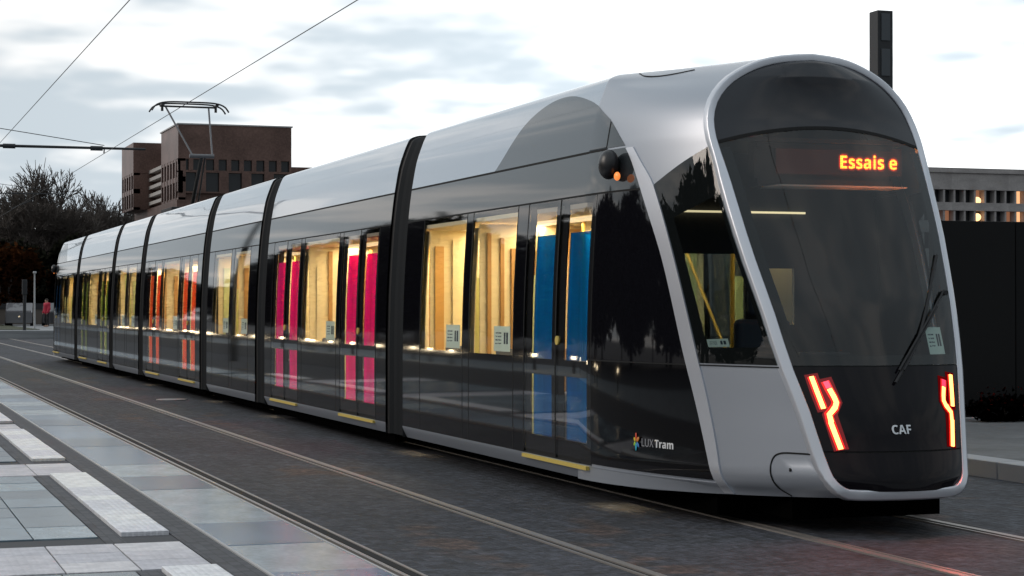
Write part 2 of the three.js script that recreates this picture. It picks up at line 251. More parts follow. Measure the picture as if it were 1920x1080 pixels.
// ---------------------------------------------------------------- tram
const tram = thing('tram', 'long silver and black articulated tram with lit windows and coloured doors', 'tram');
const prof = curve([[0.2, 1.325], [0.7, 1.325], [1.2, 1.325], [1.7, 1.315], [2.1, 1.297], [2.6, 1.262], [2.96, 1.22], [3.26, 1.166], [3.46, 1.10], [3.6, 1.03]]);
const roofLine = [[2.975, 1.218], [3.26, 1.166], [3.46, 1.10], [3.55, 1.062], [3.6, 1.03], [3.632, 0.965], [3.648, 0.86], [3.665, 0.5], [3.675, 0]];   // [y, z]
const roofS = curve(roofLine.map((p, k) => [k / (roofLine.length - 1), ...p]));
const BODY = 6.2;                                                   // the cab begins to taper here
const hoopTab = [[0.35, 9.244, 0.441], [0.39, 9.222, 0.500], [0.432, 9.201, 0.534], [0.649, 9.111, 0.582], [0.897, 9.02, 0.625], [1.241, 8.869, 0.699], [1.654, 8.69, 0.758], [1.951, 8.536, 0.80], [2.25, 8.385, 0.833], [2.636, 8.177, 0.859], [2.876, 8.033, 0.876], [2.986, 7.971, 0.879], [3.114, 7.908, 0.862], [3.243, 7.866, 0.812], [3.364, 7.842, 0.715], [3.454, 7.84, 0.593], [3.539, 7.85, 0.405], [3.58, 7.88, 0.21], [3.595, 7.90, 0]];
const hoopX = curve(hoopTab.map((r) => [r[0], r[1]])), hoopW = curve(hoopTab.map((r) => [r[0], r[2]]));
const endX = (y) => hoopX(Math.max(y, 0.35)) - 0.04, lowW = curve([[0.2, 0.36], [0.28, 0.43], [0.32, 0.50], [0.37, 0.552], [0.42, 0.585], [0.5, 0.605]]), endW = (y) => y < 0.5 ? lowW(y) : hoopW(Math.min(y, 3.05)) + 0.05;
const halfW = (x, y) => { const a = prof(y); if (x <= BODY) return a; const t = (x - BODY) / (endX(y) - BODY); return a - (a - endW(y)) * t * t; };
const bandL = curve([[0.2, 8.235], [0.395, 8.172], [0.84, 8.035], [1.208, 7.905], [2.0, 7.585], [2.534, 7.254], [2.886, 6.985], [3.086, 6.73], [3.214, 6.545]]);
const bandR = curve([[0.2, 8.325], [0.298, 8.29], [0.71, 8.20], [1.21, 8.05], [2.0, 7.731], [2.617, 7.383], [2.844, 7.146], [3.0, 6.97], [3.15, 6.80]]);
const BULGE = (y) => 0.18 * clamp(hoopW(y) / 0.6);
const face = (y, s) => { const w = hoopW(y); return [hoopX(y) + BULGE(y) * (1 - s * s), y, s * w]; };   // the bowed nose, s from -1 to 1
const faceZ = (y, z) => face(y, z / hoopW(y));
const XM = (-32.58 + 0.73) / 2;                                     // the tram is the same seen from either end
const sideP = (xa, xb, ya, yb) => (u, v) => { const y = lerp(ya, yb, v), x = lerp(typeof xa === 'function' ? xa(y) : xa, typeof xb === 'function' ? xb(y) : xb, u); return [x, y, halfW(x, y)]; };

function both(parent, name, g, m, label) { part(parent, name, g, m, label); part(parent, name, mirror(g, 2), m, label); }
function sidePiece(parent, name, m, xa, xb, ya, yb, opt = {}, nu = 4, nv = 10) { both(parent, name, sheet(sideP(xa, xb, ya, yb), nu, nv, opt), m); }

function fittings(parent, x0, x1, bays, tint) {                      // outer skin between two ends, and what stands inside
  const Y0 = 0.335, SILL = 1.2, TOP = 2.592, T = { thick: 0.02 };
  let x = x0; const piers = [];
  for (const b of bays) { piers.push([x, b.a]); x = b.b; } piers.push([x, x1]);
  both(parent, 'skirt', sheet((u, v) => { const x = lerp(x0, x1, u), y = lerp(0.2, 0.325, v); return [x, y, halfW(x, y) - 0.055 * (1 - v) ** 1.3]; }, 6, 5, { thick: 0.02, off: 0.004 }), M.skirt);
  sidePiece(parent, 'cant_panel', M.cant, x0, x1, 2.608, 2.955, T, 6, 4);
  sidePiece(parent, 'seam', M.seam, x0, x1, 2.592, 2.608, { off: 0.001, thick: 0.02 }, 6, 1);
  sidePiece(parent, 'seam', M.seam, x0, x1, 2.955, 2.975, { off: 0.001, thick: 0.02 }, 6, 1);
  sidePiece(parent, 'seam', M.seam, x0, x1, 0.325, Y0, { off: -0.004, thick: 0.02 }, 6, 1);
  for (const [a, b] of piers) if (b - a > 0.01) {
    sidePiece(parent, 'side_panel', M.lower, a, b, Y0, SILL, T, 4, 6); sidePiece(parent, 'side_panel', M.black, a, b, SILL + 0.002, TOP, T, 4, 10);
    both(parent, 'wall_lining', sheet(sideP(a, b, 0.4, 2.45), 1, 6, { off: -0.06, thick: 0.01 }), M.cream);
  }
  for (const b of bays) {
    if (b.type === 'win') {
      sidePiece(parent, 'side_panel', M.lower, b.a, b.b, Y0, SILL, T, 4, 4);
      both(parent, 'wall_lining', sheet(sideP(b.a, b.b, 0.4, SILL - 0.01), 1, 3, { off: -0.06, thick: 0.01 }), M.cream);
      sidePiece(parent, 'window', M.glass, b.a, b.b, SILL, TOP, {}, 4, 8);
    } else {
      const mid = (b.a + b.b) / 2;
      for (const [p, q] of [[b.a, mid - 0.012], [mid + 0.012, b.b]]) {
        sidePiece(parent, 'door_leaf', M.doorGlass, p, q, Y0 + 0.03, TOP, {}, 3, 12);
        const s = p + 0.14, e = q - 0.14, o = { off: -0.022, thick: 0.012 }, fr = [];
        for (const [c, d, ya, yb] of [[p, s, 0.37, 2.58], [e, q, 0.37, 2.58], [s, e, 0.37, 0.5], [s, e, 1.05, 1.19]]) fr.push(sheet(sideP(c, d, ya, yb), 1, 8, o));
        both(parent, 'door_frame', merge(fr), M.seam);
        for (const [ya, yb] of [[0.5, 1.05], [1.19, 2.30]]) sidePiece(parent, 'door_light_panel', tint, s, e, ya, yb, { off: -0.05, thick: 0.01 }, 2, 6);
      }
      sidePiece(parent, 'seam', M.seam, b.a, b.b, 0.322, 0.375, { off: -0.018, thick: 0.04 }, 3, 1);
      sidePiece(parent, 'seam', M.seam, mid - 0.012, mid + 0.012, Y0, TOP, { off: 0.002, thick: 0.02 }, 1, 12);
      both(parent, 'door_button', new THREE.CylinderGeometry(0.04, 0.04, 0.014, 14).rotateX(Math.PI / 2).translate(mid + 0.06, 1.36, halfW(mid, 1.36) + 0.006), M.yellow);
      both(parent, 'threshold', box(b.a + 0.03, b.b - 0.03, 0.287, 0.318, 1.31, 1.352), M.yellow);
    }
    for (const s of [b.a, b.b]) sidePiece(parent, 'seam', M.seam, s - 0.008, s + 0.008, Y0, TOP, { off: 0.0015, thick: 0.015 }, 1, 12);
  }
  // inside
  part(parent, 'floor', box(x0, x1, 0.30, 0.35, -1.28, 1.28), M.floor);
  part(parent, 'ceiling', box(x0, x1, 2.5, 2.54, -1.24, 1.24), M.ceiling);
  for (const z of [-0.62, 0.62]) part(parent, 'ceiling_light', box(x0 + 0.1, x1 - 0.1, 2.47, 2.495, z - 0.09, z + 0.09), M.strip);
  for (const z of [-0.62, 0.62]) { const L = new THREE.RectAreaLight(new THREE.Color(1, 0.80, 0.50), 32.0, x1 - x0 - 0.2, 0.18); L.position.set((x0 + x1) / 2, 2.462, z); L.lookAt((x0 + x1) / 2, 0, z); tram.add(L); }
}
function cabinet(parent, bays) {                                    // screens, poles, seats and notices of the window bays
  for (const b of bays) {
    if (b.type !== 'win') { for (const z of [-0.55, 0.55]) part(parent, 'handrail', rod([(b.a + b.b) / 2, 0.35, z * 0.7], [(b.a + b.b) / 2, 2.5, z * 0.7], 0.022), M.pole); continue; }
    const n = b.b - b.a, w = n / 3;
    for (const s of [-1, 1]) {
      const zz = (a, c) => s > 0 ? [a, c] : [-c, -a], Rs = rng(Math.round(Math.abs(b.a) * 50) + (s > 0 ? 3 : 4));
      part(parent, 'partition', box(b.a + 0.03, b.a + 0.06, 0.36, 2.48, ...zz(0.12, 1.22)), M.cream);
      for (let k = 0, z = 0.16; z < 1.12; k++) { const w = 0.03 + Rs() * 0.10, m = [M.slat, M.green, M.wood, M.cream][Math.floor(Rs() * 4)]; part(parent, 'partition_slat', box(b.a + 0.061, b.a + 0.075 + Rs() * 0.02, 0.40 + Rs() * 0.1, 2.2 + Rs() * 0.26, ...zz(z, z + w)), m); z += w + 0.03 + Rs() * 0.09; }
      part(parent, 'partition', box(b.b - 0.09, b.b - 0.06, 0.36, 1.95, ...zz(1.0, 1.2)), M.green);
      part(parent, 'seat', merge([box(b.a + n * 0.30, b.a + n * 0.30 + 0.46, 0.72, 0.82, ...zz(0.35, 1.18), 0.03), box(b.a + n * 0.30, b.a + n * 0.30 + 0.09, 0.8, 1.24, ...zz(0.35, 1.18), 0.03), box(b.a + n * 0.3 + 0.1, b.a + n * 0.3 + 0.3, 0.36, 0.74, ...zz(0.5, 1.1))]), M.seat);
      part(parent, 'handrail', rod([b.a + n * 0.80, 1.15, s * 1.02], [b.a + n * 0.42, 2.2, s * 0.8], 0.016), M.pole);
      part(parent, 'handrail', rod([b.a + n * 0.78, 0.36, s * 0.5], [b.a + n * 0.78, 2.5, s * 0.5], 0.02), M.pole);
    }
    const Rn = rng(Math.round(Math.abs(b.a) * 100) + 7);
    for (let k = 0; k < 3; k++) { const xx = b.a + n * (0.12 + 0.28 * k + Rn() * 0.06), zz = 0.25 + Rn() * 0.6, sl = (Rn() - 0.5) * 0.16; part(parent, 'grab_pole', rod([xx, 0.36, zz], [xx + sl, 2.42, zz], 0.022 + Rn() * 0.022), k % 3 ? M.slat : M.cream); }
    both(parent, 'notice', sheet(sideP(b.b - 0.62, b.b - 0.14, 1.23, 1.47), 2, 2, { off: -0.02, thick: 0.002 }), M.paper);
  }
}
function roofPanel(x0, x1, low) {                                   // silver roof from its lower edge up to the ridge
  return sheet((u, v) => { const x = lerp(x0, x1, u), y0 = low ? low(x) : 2.975; let s0 = 0; if (y0 > 2.975) { let a = 0, b = 1; for (let k = 0; k < 30; k++) { const m = (a + b) / 2; if (roofS(m)[0] < y0) a = m; else b = m; } s0 = a; } const [y, z] = roofS(lerp(s0, 1, v)); return [x, y, z]; }, low ? 60 : 4, 24, { ref: [0, 0.6, 1] });
}
const SECTIONS = [[-6.85, 0], [-11.78, -7.57], [-19.45, -12.5], [-24.35, -20.15], [-31.85, -25.02]];
SECTIONS.forEach(([x0, x1], k) => {
  const doors = k % 2 === 0, n = x1 - x0, f = n / 6.85;
  const bays = doors ? [{ type: 'door', a: x0 + 0.46 * f, b: x0 + 2.24 * f }, { type: 'win', a: x0 + 2.46 * f, b: x0 + 4.44 * f }, { type: 'door', a: x0 + 4.64 * f, b: x0 + 6.40 * f }]
    : [{ type: 'win', a: x0 + 0.52, b: x0 + 2.04 }, { type: 'win', a: x0 + 2.32, b: x0 + 3.62 }];
  const tint = [M.pink, null, M.orange, null, M.lime][k];
  const g = roofPanel(x0, x1), s = part(tram, 'passenger_section', merge([g, mirror(g, 2)]), M.silver, doors ? ['section with pink lit doors, next to the near cab', '', 'middle section with orange lit doors', '', 'section with green lit doors towards the far end'][k] : undefined);
  fittings(s, x0, x1, bays, tint); cabinet(s, bays);
  part(s, 'underframe', box(x0 + 0.05, x1 - 0.05, 0.09, 0.30, -1.2, 1.2), M.under);
});
// bellows between sections
for (const x of [0, 0.73, -7.57, -6.85, -12.5, -11.78, -20.15, -19.45, -25.02, -24.35, -32.58, -31.85]) { const g = sheet((u, v) => { let y, z; if (v < 0.6) { y = lerp(0.2, 2.975, v / 0.6); z = prof(y); } else [y, z] = roofS((v - 0.6) / 0.4); const k = lerp(0.001, 0.25, u); return [x, y - (y > 2.9 ? k * smooth(3.4, 3.62, y) : 0), Math.max(0, z - k)]; }, 1, 60, { ref: [1, 0, 0] }); part(tram, 'end_frame', merge([g, mirror(g, 2)]), M.rubber); }
for (const [a, b] of [[0, 0.73], [-7.57, -6.85], [-12.5, -11.78], [-20.15, -19.45], [-25.02, -24.35], [-32.58, -31.85]]) {
  const ring = (x0, x1, k0, k1) => { const P = (u, v) => { const x = lerp(x0, x1, u), k = lerp(k0, k1, u); let y, z; if (v < 0.6) { y = lerp(0.2, 2.975, v / 0.6); z = prof(y); } else [y, z] = roofS((v - 0.6) / 0.4); return [x, y - (y > 1.9 ? k * 0.5 * clamp((y - 1.9)) : 0), Math.max(0, z - k)]; }; const g = sheet(P, 1, 40, { ref: [0, 0.2, 1] }); return merge([g, mirror(g, 2)]); };
  const n = 6, w = (b - a) / (n + 0.0), t = part(tram, 'gangway_bellows', ring(a - 0.03, b + 0.03, 0.17, 0.17), M.rubber);
  for (let k = 0; k < n; k++) part(t, 'bellows_fold', merge([ring(a + k * w - (k ? 0 : 0.02), a + (k + 0.5) * w, k ? 0.13 : 0.02, k ? 0.05 : 0.03), ring(a + (k + 0.5) * w, a + (k + 1) * w, k ? 0.05 : 0.03, 0.13)]), k % 2 ? M.rib : M.rubber);
  part(t, 'underframe', box(a, b, 0.09, 0.25, -1.0, 1.0), M.under);
}
// cab sections, drawn for the near end and mirrored for the far one
const archTop = curve([[3.66, 2.976], [3.85, 3.09], [4.042, 3.213], [4.297, 3.371], [4.574, 3.472], [4.919, 3.535], [5.25, 3.545], [5.57, 3.512], [5.976, 3.429], [6.2, 3.365], [6.307, 3.326], [6.545, 3.214]]);
const DOORX = [4.80, 6.48];
function loft(sv, t) {                                              // sv 0..1 up the flank to the cornice, 1..2 over the roof to the ridge
  if (sv <= 1) { const y = lerp(0.2 + 0.085 * t * t, 2.975, sv), x = lerp(BODY, endX(y), t); return [x, y, halfW(x, y)]; }
  const [by, bz] = roofS(sv - 1);
  const s = sv - 1, hy = hoopTop(s)[0], hz = hoopTop(s)[1], hx = hoopTop(s)[2];
  const p = Math.pow(t, lerp(2, 1.05, smooth(0, 0.45, s))); return [lerp(BODY, hx, t), lerp(by, hy, p), lerp(bz, hz, p)];
}
// hoop outline over the top, matched to the roof section: [y, z, x] at s = 0 .. 1
const hoopTop = (() => { const rows = []; const inner = hoopTab.filter((r) => r[0] >= 2.98).map((r) => [r[0], r[2], r[1]]); inner.unshift([2.975, hoopW(2.975), hoopX(2.975)]);
  const out = inner.map((p, k) => { const a = inner[Math.max(0, k - 1)], b = inner[Math.min(inner.length - 1, k + 1)]; let ny = -(b[1] - a[1]), nz = (b[0] - a[0]); const l = Math.hypot(ny, nz); ny /= l; nz /= l; if (k === inner.length - 1) { ny = 1; nz = 0; } if (k === 0) { ny = 0; nz = 1; } return [p[0] + ny * 0.05, p[1] + nz * 0.05, p[2] - 0.04]; });
  const len = [0]; for (let k = 1; k < out.length; k++) len.push(len[k - 1] + Math.hypot(out[k][0] - out[k - 1][0], out[k][1] - out[k - 1][1]));
  // arclength reparametrised so that the roof's shoulder (s = 0.5) meets the hoop's shoulder
  const total = len[len.length - 1], byLen = curve(out.map((p, k) => [len[k] / total, ...p])), warp = curve([[0, 0], [0.125, 0.16], [0.25, 0.29], [0.5, 0.47], [0.75, 0.66], [0.875, 0.80], [1, 1]]);
  return (s) => byLen(warp(s)); })();
function cab(flip) {
  const fx = (g) => flip ? mirror(g, 0, XM) : g;
  const near = !flip;
  // roof and nose skin
  const roofA = roofPanel(0.73, 3.66), roofB = roofPanel(3.66, BODY, archTop);
  const hole = (u, v) => { const sv = v * 2; if (sv > 1) return false; const [x, y] = loft(sv, u); return (y > 1.27 && y < 2.60 && x > bandR(y) + 0.07) || (y > 0.335 && y < 2.60 && x < DOORX[1] + 0.03); };
  const noseSkin = sheet((u, v) => loft(v * 2, u), 40, 96, { ref: [0.3, 0.2, 1], skip: hole });
  const skin = merge([roofA, roofB].flatMap((g) => [g, mirror(g, 2)]).map(fx));
  const s = part(tram, 'cab_section', skin, M.silver, near ? 'near cab with red tail lights and amber display' : 'small far cab at the other end');
  part(s, 'nose_skin', merge([noseSkin, mirror(noseSkin, 2)].map(fx)), M.nose);
  const proxy = { add: (o) => { if (flip) o.geometry = mirror(o.geometry, 0, XM); s.add(o); } };
  const bays = [{ type: 'win', a: 1.40, b: 2.93 }, { type: 'win', a: 3.14, b: 4.50 }, { type: 'door', a: DOORX[0], b: DOORX[1] }];
  // the lights inside are not mirrored by the proxy, so the far cab's are set here by hand
  if (near) { fittings(proxy, 0.73, BODY, bays, M.blue); } else { const keep = tram.children.length; fittings(proxy, 0.73, BODY, bays, M.blue); for (const L of tram.children.slice(keep)) L.position.x = 2 * XM - L.position.x; }
  cabinet(proxy, bays);
  const P = (n, g, m, l) => part(proxy, n, g, m, l), BB = (n, g, m) => { P(n, g, m); P(n, mirror(g, 2), m); };
  // grey arch, and the black flank on to the slanting pillar
  BB('arch_panel', sheet((u, v) => { const x = lerp(3.68, BODY, u), yt = archTop(x), y = lerp(2.975, Math.max(2.98, yt), v); let a = 0, b = 1; for (let k = 0; k < 30; k++) { const m = (a + b) / 2; if (roofS(m)[0] < y) a = m; else b = m; } return [x, y, roofS(a)[1]]; }, 60, 12, {}), M.arch);
  const surf = (y, x) => { if (y <= 2.975) return halfW(x, y); // height above the cornice: walk the loft
    let lo = 0, hi = 0.6, t = (x - BODY) / (endX(2.97) - BODY), p; for (let k = 0; k < 26; k++) { const m = (lo + hi) / 2; p = loft(1 + m, clamp(t)); const tt = t + (x - p[0]) / (endX(2.97) - BODY); p = loft(1 + m, clamp(tt)); if (p[1] < y) lo = m; else hi = m; } return p[2]; };
  const flank = (xa, xb, ya, yb) => (u, v) => { const y = lerp(ya, yb, v), A = typeof xa === 'function' ? xa(y) : xa, B = typeof xb === 'function' ? xb(y) : xb, x = lerp(A, Math.max(A, B), u); return [x, y, surf(y, x)]; };
  BB('side_panel', sheet(flank(DOORX[1] + 0.008, bandL, 0.40, 1.205), 12, 14, { off: 0.004, thick: 0.01 }), M.lower);
  BB('side_panel', sheet(flank(DOORX[1] + 0.008, bandL, 1.213, 2.592), 12, 20, { off: 0.004, thick: 0.01 }), M.black);
  BB('side_panel', sheet(flank(DOORX[1] + 0.008, (y) => bandL(y) - 0.02 * smooth(0.40, 0.345, y), 0.345, 0.40), 12, 4, { off: 0.004, thick: 0.01 }), M.black);
  BB('cant_panel', sheet(flank(BODY, bandL, 2.608, 2.955), 10, 8, { off: 0.004, thick: 0.008 }), M.cant);
  BB('cant_panel', sheet(flank(6.57, bandL, 2.972, 3.19), 6, 10, { off: 0.004, thick: 0.008 }), M.cant);
  BB('arch_panel', sheet(flank(BODY, (y) => Math.min(6.555, BODY + 0.001 + (3.365 - y) / 0.151 * 0.345), 2.975, 3.362), 6, 16, { off: 0.004, thick: 0.008 }), M.arch);
  BB('seam', sheet(flank(6.555, 6.572, 2.96, 3.20), 1, 10, { off: 0.006 }), M.seam);
  BB('seam', sheet(flank(BODY, 6.572, 2.955, 2.973), 4, 1, { off: 0.006 }), M.seam);
  BB('seam', sheet(flank(BODY, bandL, 2.592, 2.608), 6, 1, { off: 0.002 }), M.seam);
  BB('skirt', sheet((u, v) => { const y = lerp(0.2 + 0.045 * smooth(0.5, 1, u), 0.325, v), x = lerp(BODY, bandL(y), u); return [x, y, halfW(x, y) - 0.055 * (1 - v) ** 1.3 * (1 - smooth(0.8, 1, u))]; }, 20, 5, { off: 0.004, thick: 0.02 }), M.skirt);
  BB('slanting_pillar', sheet(flank((y) => bandL(y), (y) => bandR(y), 0.25, 2.95), 3, 50, { off: 0.012, thick: 0.02 }), M.skirtPillar);
  // cab side window with its black border, waist seam and hatch
  const stripL = (y) => endX(y) - 0.012, winTop = (x) => lerp(2.62, 2.885, clamp((x - 7.39) / (7.94 - 7.39)));
  const winP = (a0, a1, b0, b1) => (u, v) => { const q = lerp(b0, b1, v), yl = lerp(1.225, 2.625, q), yr = lerp(1.225, 2.885, q), t = lerp(a0, a1, u), y = lerp(yl, yr, t), x = lerp(bandR(y) + 0.005, stripL(y), t); return [x, y, halfW(x, y)]; };
  BB('cab_window', sheet(winP(0, 1, 0, 1), 8, 16, { off: 0.006 }), M.cabGlass);
  BB('window_border', merge([sheet(winP(0, 0.16, 0, 1), 2, 16, { off: 0.002 }), sheet(winP(0.90, 1, 0, 1), 2, 16, { off: 0.002 }), sheet(winP(0, 1, 0, 0.08), 8, 2, { off: 0.003 }), sheet(winP(0, 1, 0.78, 1), 8, 3, { off: 0.003 })]), M.seam);
  BB('seam', sheet(flank(BODY + 0.3, (y) => endX(y), 1.205, 1.215), 14, 1, { off: 0.008 }), M.seam);
  const hatch = [[9.10, 0.592], [8.95, 0.592], [8.82, 0.585], [8.765, 0.56], [8.735, 0.50], [8.735, 0.42], [8.755, 0.34], [8.80, 0.27]];
  BB('hatch_seam', tube(hatch.map(([x, y]) => [x, y, halfW(x, y) + 0.001]), 0.007, 5, 40), M.seam);
  BB('hatch_lock', rod([8.90, 0.47, halfW(8.90, 0.47) - 0.01], [8.90, 0.47, halfW(8.90, 0.47) + 0.004], 0.014), M.seam);
  // nose: bumper, lamp panel, windscreen, top panel
  const F = (ya, yb, k = 1) => (u, v) => { const s = lerp(-k, k, u), y = lerp(typeof ya === 'function' ? ya(s) : ya, typeof yb === 'function' ? yb(s) : yb, v); return face(y, s); };
  const brow = (s) => 2.915 + 0.125 * (1 - s * s), fr = { ref: [1, 0.2, 0] };
  P('bumper_panel', sheet(F(0.335, 0.606), 24, 6, { ...fr, thick: 0.02 }), M.nosePanel);
  P('lamp_panel', sheet(F(0.618, 1.215), 24, 12, { ...fr, thick: 0.02 }), M.nosePanel);
  P('seam', sheet(F(0.606, 0.618), 24, 1, { ...fr, off: -0.006 }), M.seam);
  P('seam', sheet(F(1.215, 1.225), 24, 1, { ...fr, off: -0.006 }), M.seam);
  P('windscreen', sheet(F(1.225, (s) => brow(s) - 0.012), 28, 28, fr), M.windscreen);
  P('windscreen_border', merge([sheet((u, v) => face(lerp(1.235, 2.88, v), lerp(-0.995, -0.90, u)), 2, 24, { ...fr, off: -0.006 }), sheet((u, v) => face(lerp(1.235, 2.88, v), lerp(0.90, 0.995, u)), 2, 24, { ...fr, off: -0.006 }), sheet(F(1.228, 1.30), 20, 2, { ...fr, off: -0.006 })]), M.seam);
  P('seam', sheet(F((s) => brow(s) - 0.014, (s) => brow(s) + 0.014), 28, 1, { ...fr, off: 0.003 }), M.seam);
  P('brow_panel', sheet((u, v) => { const s = lerp(-1, 1, u), a = brow(s) + 0.012; const y = lerp(a, 3.594, v); const w = hoopW(y); return face(y, s); }, 40, 40, { ...fr, thick: 0.02 }), M.brow);
  // silver hoop
  const loop = []; const bottom = (z) => [9.244 + 0.10 * (1 - (z / 0.441) ** 2), 0.338, z];
  for (let k = 0; k < 8; k++) { const [x, y, z] = bottom(lerp(0, 0.40, k / 8)); loop.push([x, y, z]); }
  const ys = [0.342, 0.355, 0.375, 0.40, 0.44, 0.5, 0.6, 0.75, 0.9, 1.05, 1.2, 1.4, 1.6, 1.8, 2.0, 2.2, 2.4, 2.6, 2.75, 2.85, 2.95, 3.03, 3.1, 3.17, 3.24, 3.3, 3.36, 3.41, 3.45, 3.485, 3.515, 3.54, 3.56, 3.575, 3.586];
  const wBot = curve([[0.338, 0.40], [0.342, 0.43], [0.355, 0.462], [0.375, 0.492], [0.40, 0.514], [0.44, 0.537], [0.5, 0.552], [0.6, 0.572]]);
  for (const y of ys) loop.push([hoopX(Math.max(0.35, y)), y, y < 0.6 ? wBot(y) : hoopW(y)]);
  loop.push([7.90, 3.595, 0]);
  const half = loop.length; for (let k = half - 2; k > 0; k--) loop.push([loop[k][0], loop[k][1], -loop[k][2]]);
  const N = loop.length, nrm = loop.map((p, k) => { const a = loop[(k + N - 1) % N], b = loop[(k + 1) % N]; let ny = -(b[2] - a[2]), nz = b[1] - a[1]; const l = Math.hypot(ny, nz) || 1; return [ny / l, nz / l]; });
  const rows = [[-0.010, -0.03], [-0.008, 0.006], [0.002, 0.013], [0.042, 0.010], [0.054, 0.0], [0.058, -0.06]];   // [outwards, forwards]
  const hp = [], hi = [], hu = [];
  for (let k = 0; k < N; k++) { const p = loop[k], bot = smooth(0.5, 0.36, p[1]), leg = smooth(2.9, 2.5, p[1]) * (1 - bot); for (const [o, f] of rows) { hp.push(p[0] + f + bot * 0.01 - (o > 0.03 ? leg * 0.03 : 0), p[1] + nrm[k][0] * o * (1 + bot * 0.25), p[2] + nrm[k][1] * o * (o > 0.03 ? 1 + leg * 0.22 : 1)); hu.push(k, o); } }
  const Rr = rows.length; for (let k = 0; k < N; k++) for (let r = 0; r + 1 < Rr; r++) { const a = k * Rr + r, b = ((k + 1) % N) * Rr + r; hi.push(a, b, a + 1, b, b + 1, a + 1); }
  const hg = new THREE.BufferGeometry(); hg.setAttribute('position', new THREE.Float32BufferAttribute(hp, 3)); hg.setAttribute('uv', new THREE.Float32BufferAttribute(hu, 2)); hg.setIndex(hi); hg.computeVertexNormals();
  P('hoop_frame', hg, M.frame);
  P('nose_floor', sheet((u, v) => { const z = lerp(-1, 1, u); const x = lerp(7.6, 9.24, v); const w = Math.min(halfW(x, 0.2), lerp(1.1, 0.52, v)) ; return [x, lerp(0.2, 0.30, v * v), z * w]; }, 12, 8, { ref: [0, -1, 0] }), M.under);
  P('underframe', box(0.8, 8.1, 0.07, 0.26, -0.92, 0.92), M.under); P('underframe', box(8.1, 8.75, 0.09, 0.26, -0.62, 0.62), M.under);
  BB('hood_seam', tube([loft(1.62, 0.20), loft(1.52, 0.30), loft(1.50, 0.42), loft(1.54, 0.54), loft(1.62, 0.64)].map((q) => [q[0], q[1] + 0.001, q[2] + 0.001]), 0.006, 5, 24), M.seam);
  // tail lights; the two wider red ribbon layers imitate their halo
  const ribbon = (pts, w, off) => { const g = [], n = pts.length; const dir = pts.map((p, k) => { const a = pts[Math.max(0, k - 1)], b = pts[Math.min(n - 1, k + 1)], d = [b[0] - a[0], b[1] - a[1]], l = Math.hypot(...d); return [-d[1] / l, d[0] / l]; }); for (let k = 0; k + 1 < n; k++) g.push(sheet((u, v) => { const s = lerp(-w, w, u); const q = (i) => [pts[i][0] + dir[i][0] * s, pts[i][1] + dir[i][1] * s]; const A = q(k), B = q(k + 1); return faceZ(lerp(A[1], B[1], v), lerp(A[0], B[0], v)); }, 2, 2, { ...fr, off, thick: 0.01 })); return merge(g); };
  const barA = [[0.575, 1.145], [0.553, 1.03], [0.530, 0.918]], barB = [[0.474, 1.06], [0.452, 1.0], [0.443, 0.962], [0.458, 0.925], [0.503, 0.876], [0.497, 0.82], [0.455, 0.632]], tip = [[0.490, 1.112], [0.476, 1.064]];
  for (const s of [1, -1]) {
    const zz = (g) => s > 0 ? g : mirror(g, 2);
    P('tail_light', zz(merge([ribbon(barA, 0.015, 0.014), ribbon(barB, 0.016, 0.014)])), M.lampCore);
    P('tail_light', zz(ribbon(tip, 0.018, 0.013)), M.lampPink);
    P('tail_light_rim_glow', zz(merge([ribbon(barA, 0.028, 0.005), ribbon([...tip.slice(0, 1), ...barB], 0.030, 0.0065)])), M.lampRimGlow);
    P('tail_light_halo', zz(merge([ribbon([[0.575, 1.165], ...barA.slice(1, 2), [0.525, 0.90]], 0.046, 0.002), ribbon([[0.49, 1.135], [0.474, 1.06], [0.448, 0.965], [0.495, 0.876], [0.452, 0.625]], 0.05, 0.0032)])), M.lampHalo);
    if (near) { const L = new THREE.RectAreaLight(new THREE.Color(1, 0.10, 0.05), 46, 0.05, 0.5); L.position.set(9.21, 0.88, s * 0.49); L.lookAt(12, 0.5, s * 0.6); tram.add(L); }
  }
  // wipers
  const wp = (y, z, o = 0.03) => { const p = faceZ(y, z); return [p[0] + o, p[1], p[2]]; };
  P('wiper', merge([tube([wp(1.19, -0.07), wp(1.45, -0.33), wp(1.78, -0.70)], 0.009, 6), tube([wp(1.19, -0.11), wp(1.42, -0.33), wp(1.66, -0.58)], 0.008, 6), tube([wp(1.10, -0.02, 0.02), wp(1.40, -0.30, 0.02), wp(2.05, -0.73, 0.012)], 0.012, 6), rod(wp(1.76, -0.70, 0.0), wp(1.76, -0.70, 0.05), 0.02)]), M.dark);
  BB('mirror_pod', new THREE.SphereGeometry(0.13, 20, 14).scale(0.85, 0.95, 0.65).translate(6.80, 2.82, 1.285), M.pod);
  BB('mirror_arm', rod([6.78, 2.84, 1.16], [6.78, 2.82, 1.28], 0.03), M.dark);
  BB('indicator_lamp', new THREE.SphereGeometry(0.045, 12, 8).scale(1, 0.8, 0.5).translate(6.945, 2.715, 1.27), M.orangeLamp);
  // inside the cab: bulkhead with openings, desk, seat, ceiling
  P('floor', box(BODY, 8.5, 0.30, 0.40, -0.8, 0.8), M.floor);
  P('cab_ceiling', box(BODY, 7.9, 2.95, 2.98, -0.86, 0.86), M.cabGrey);
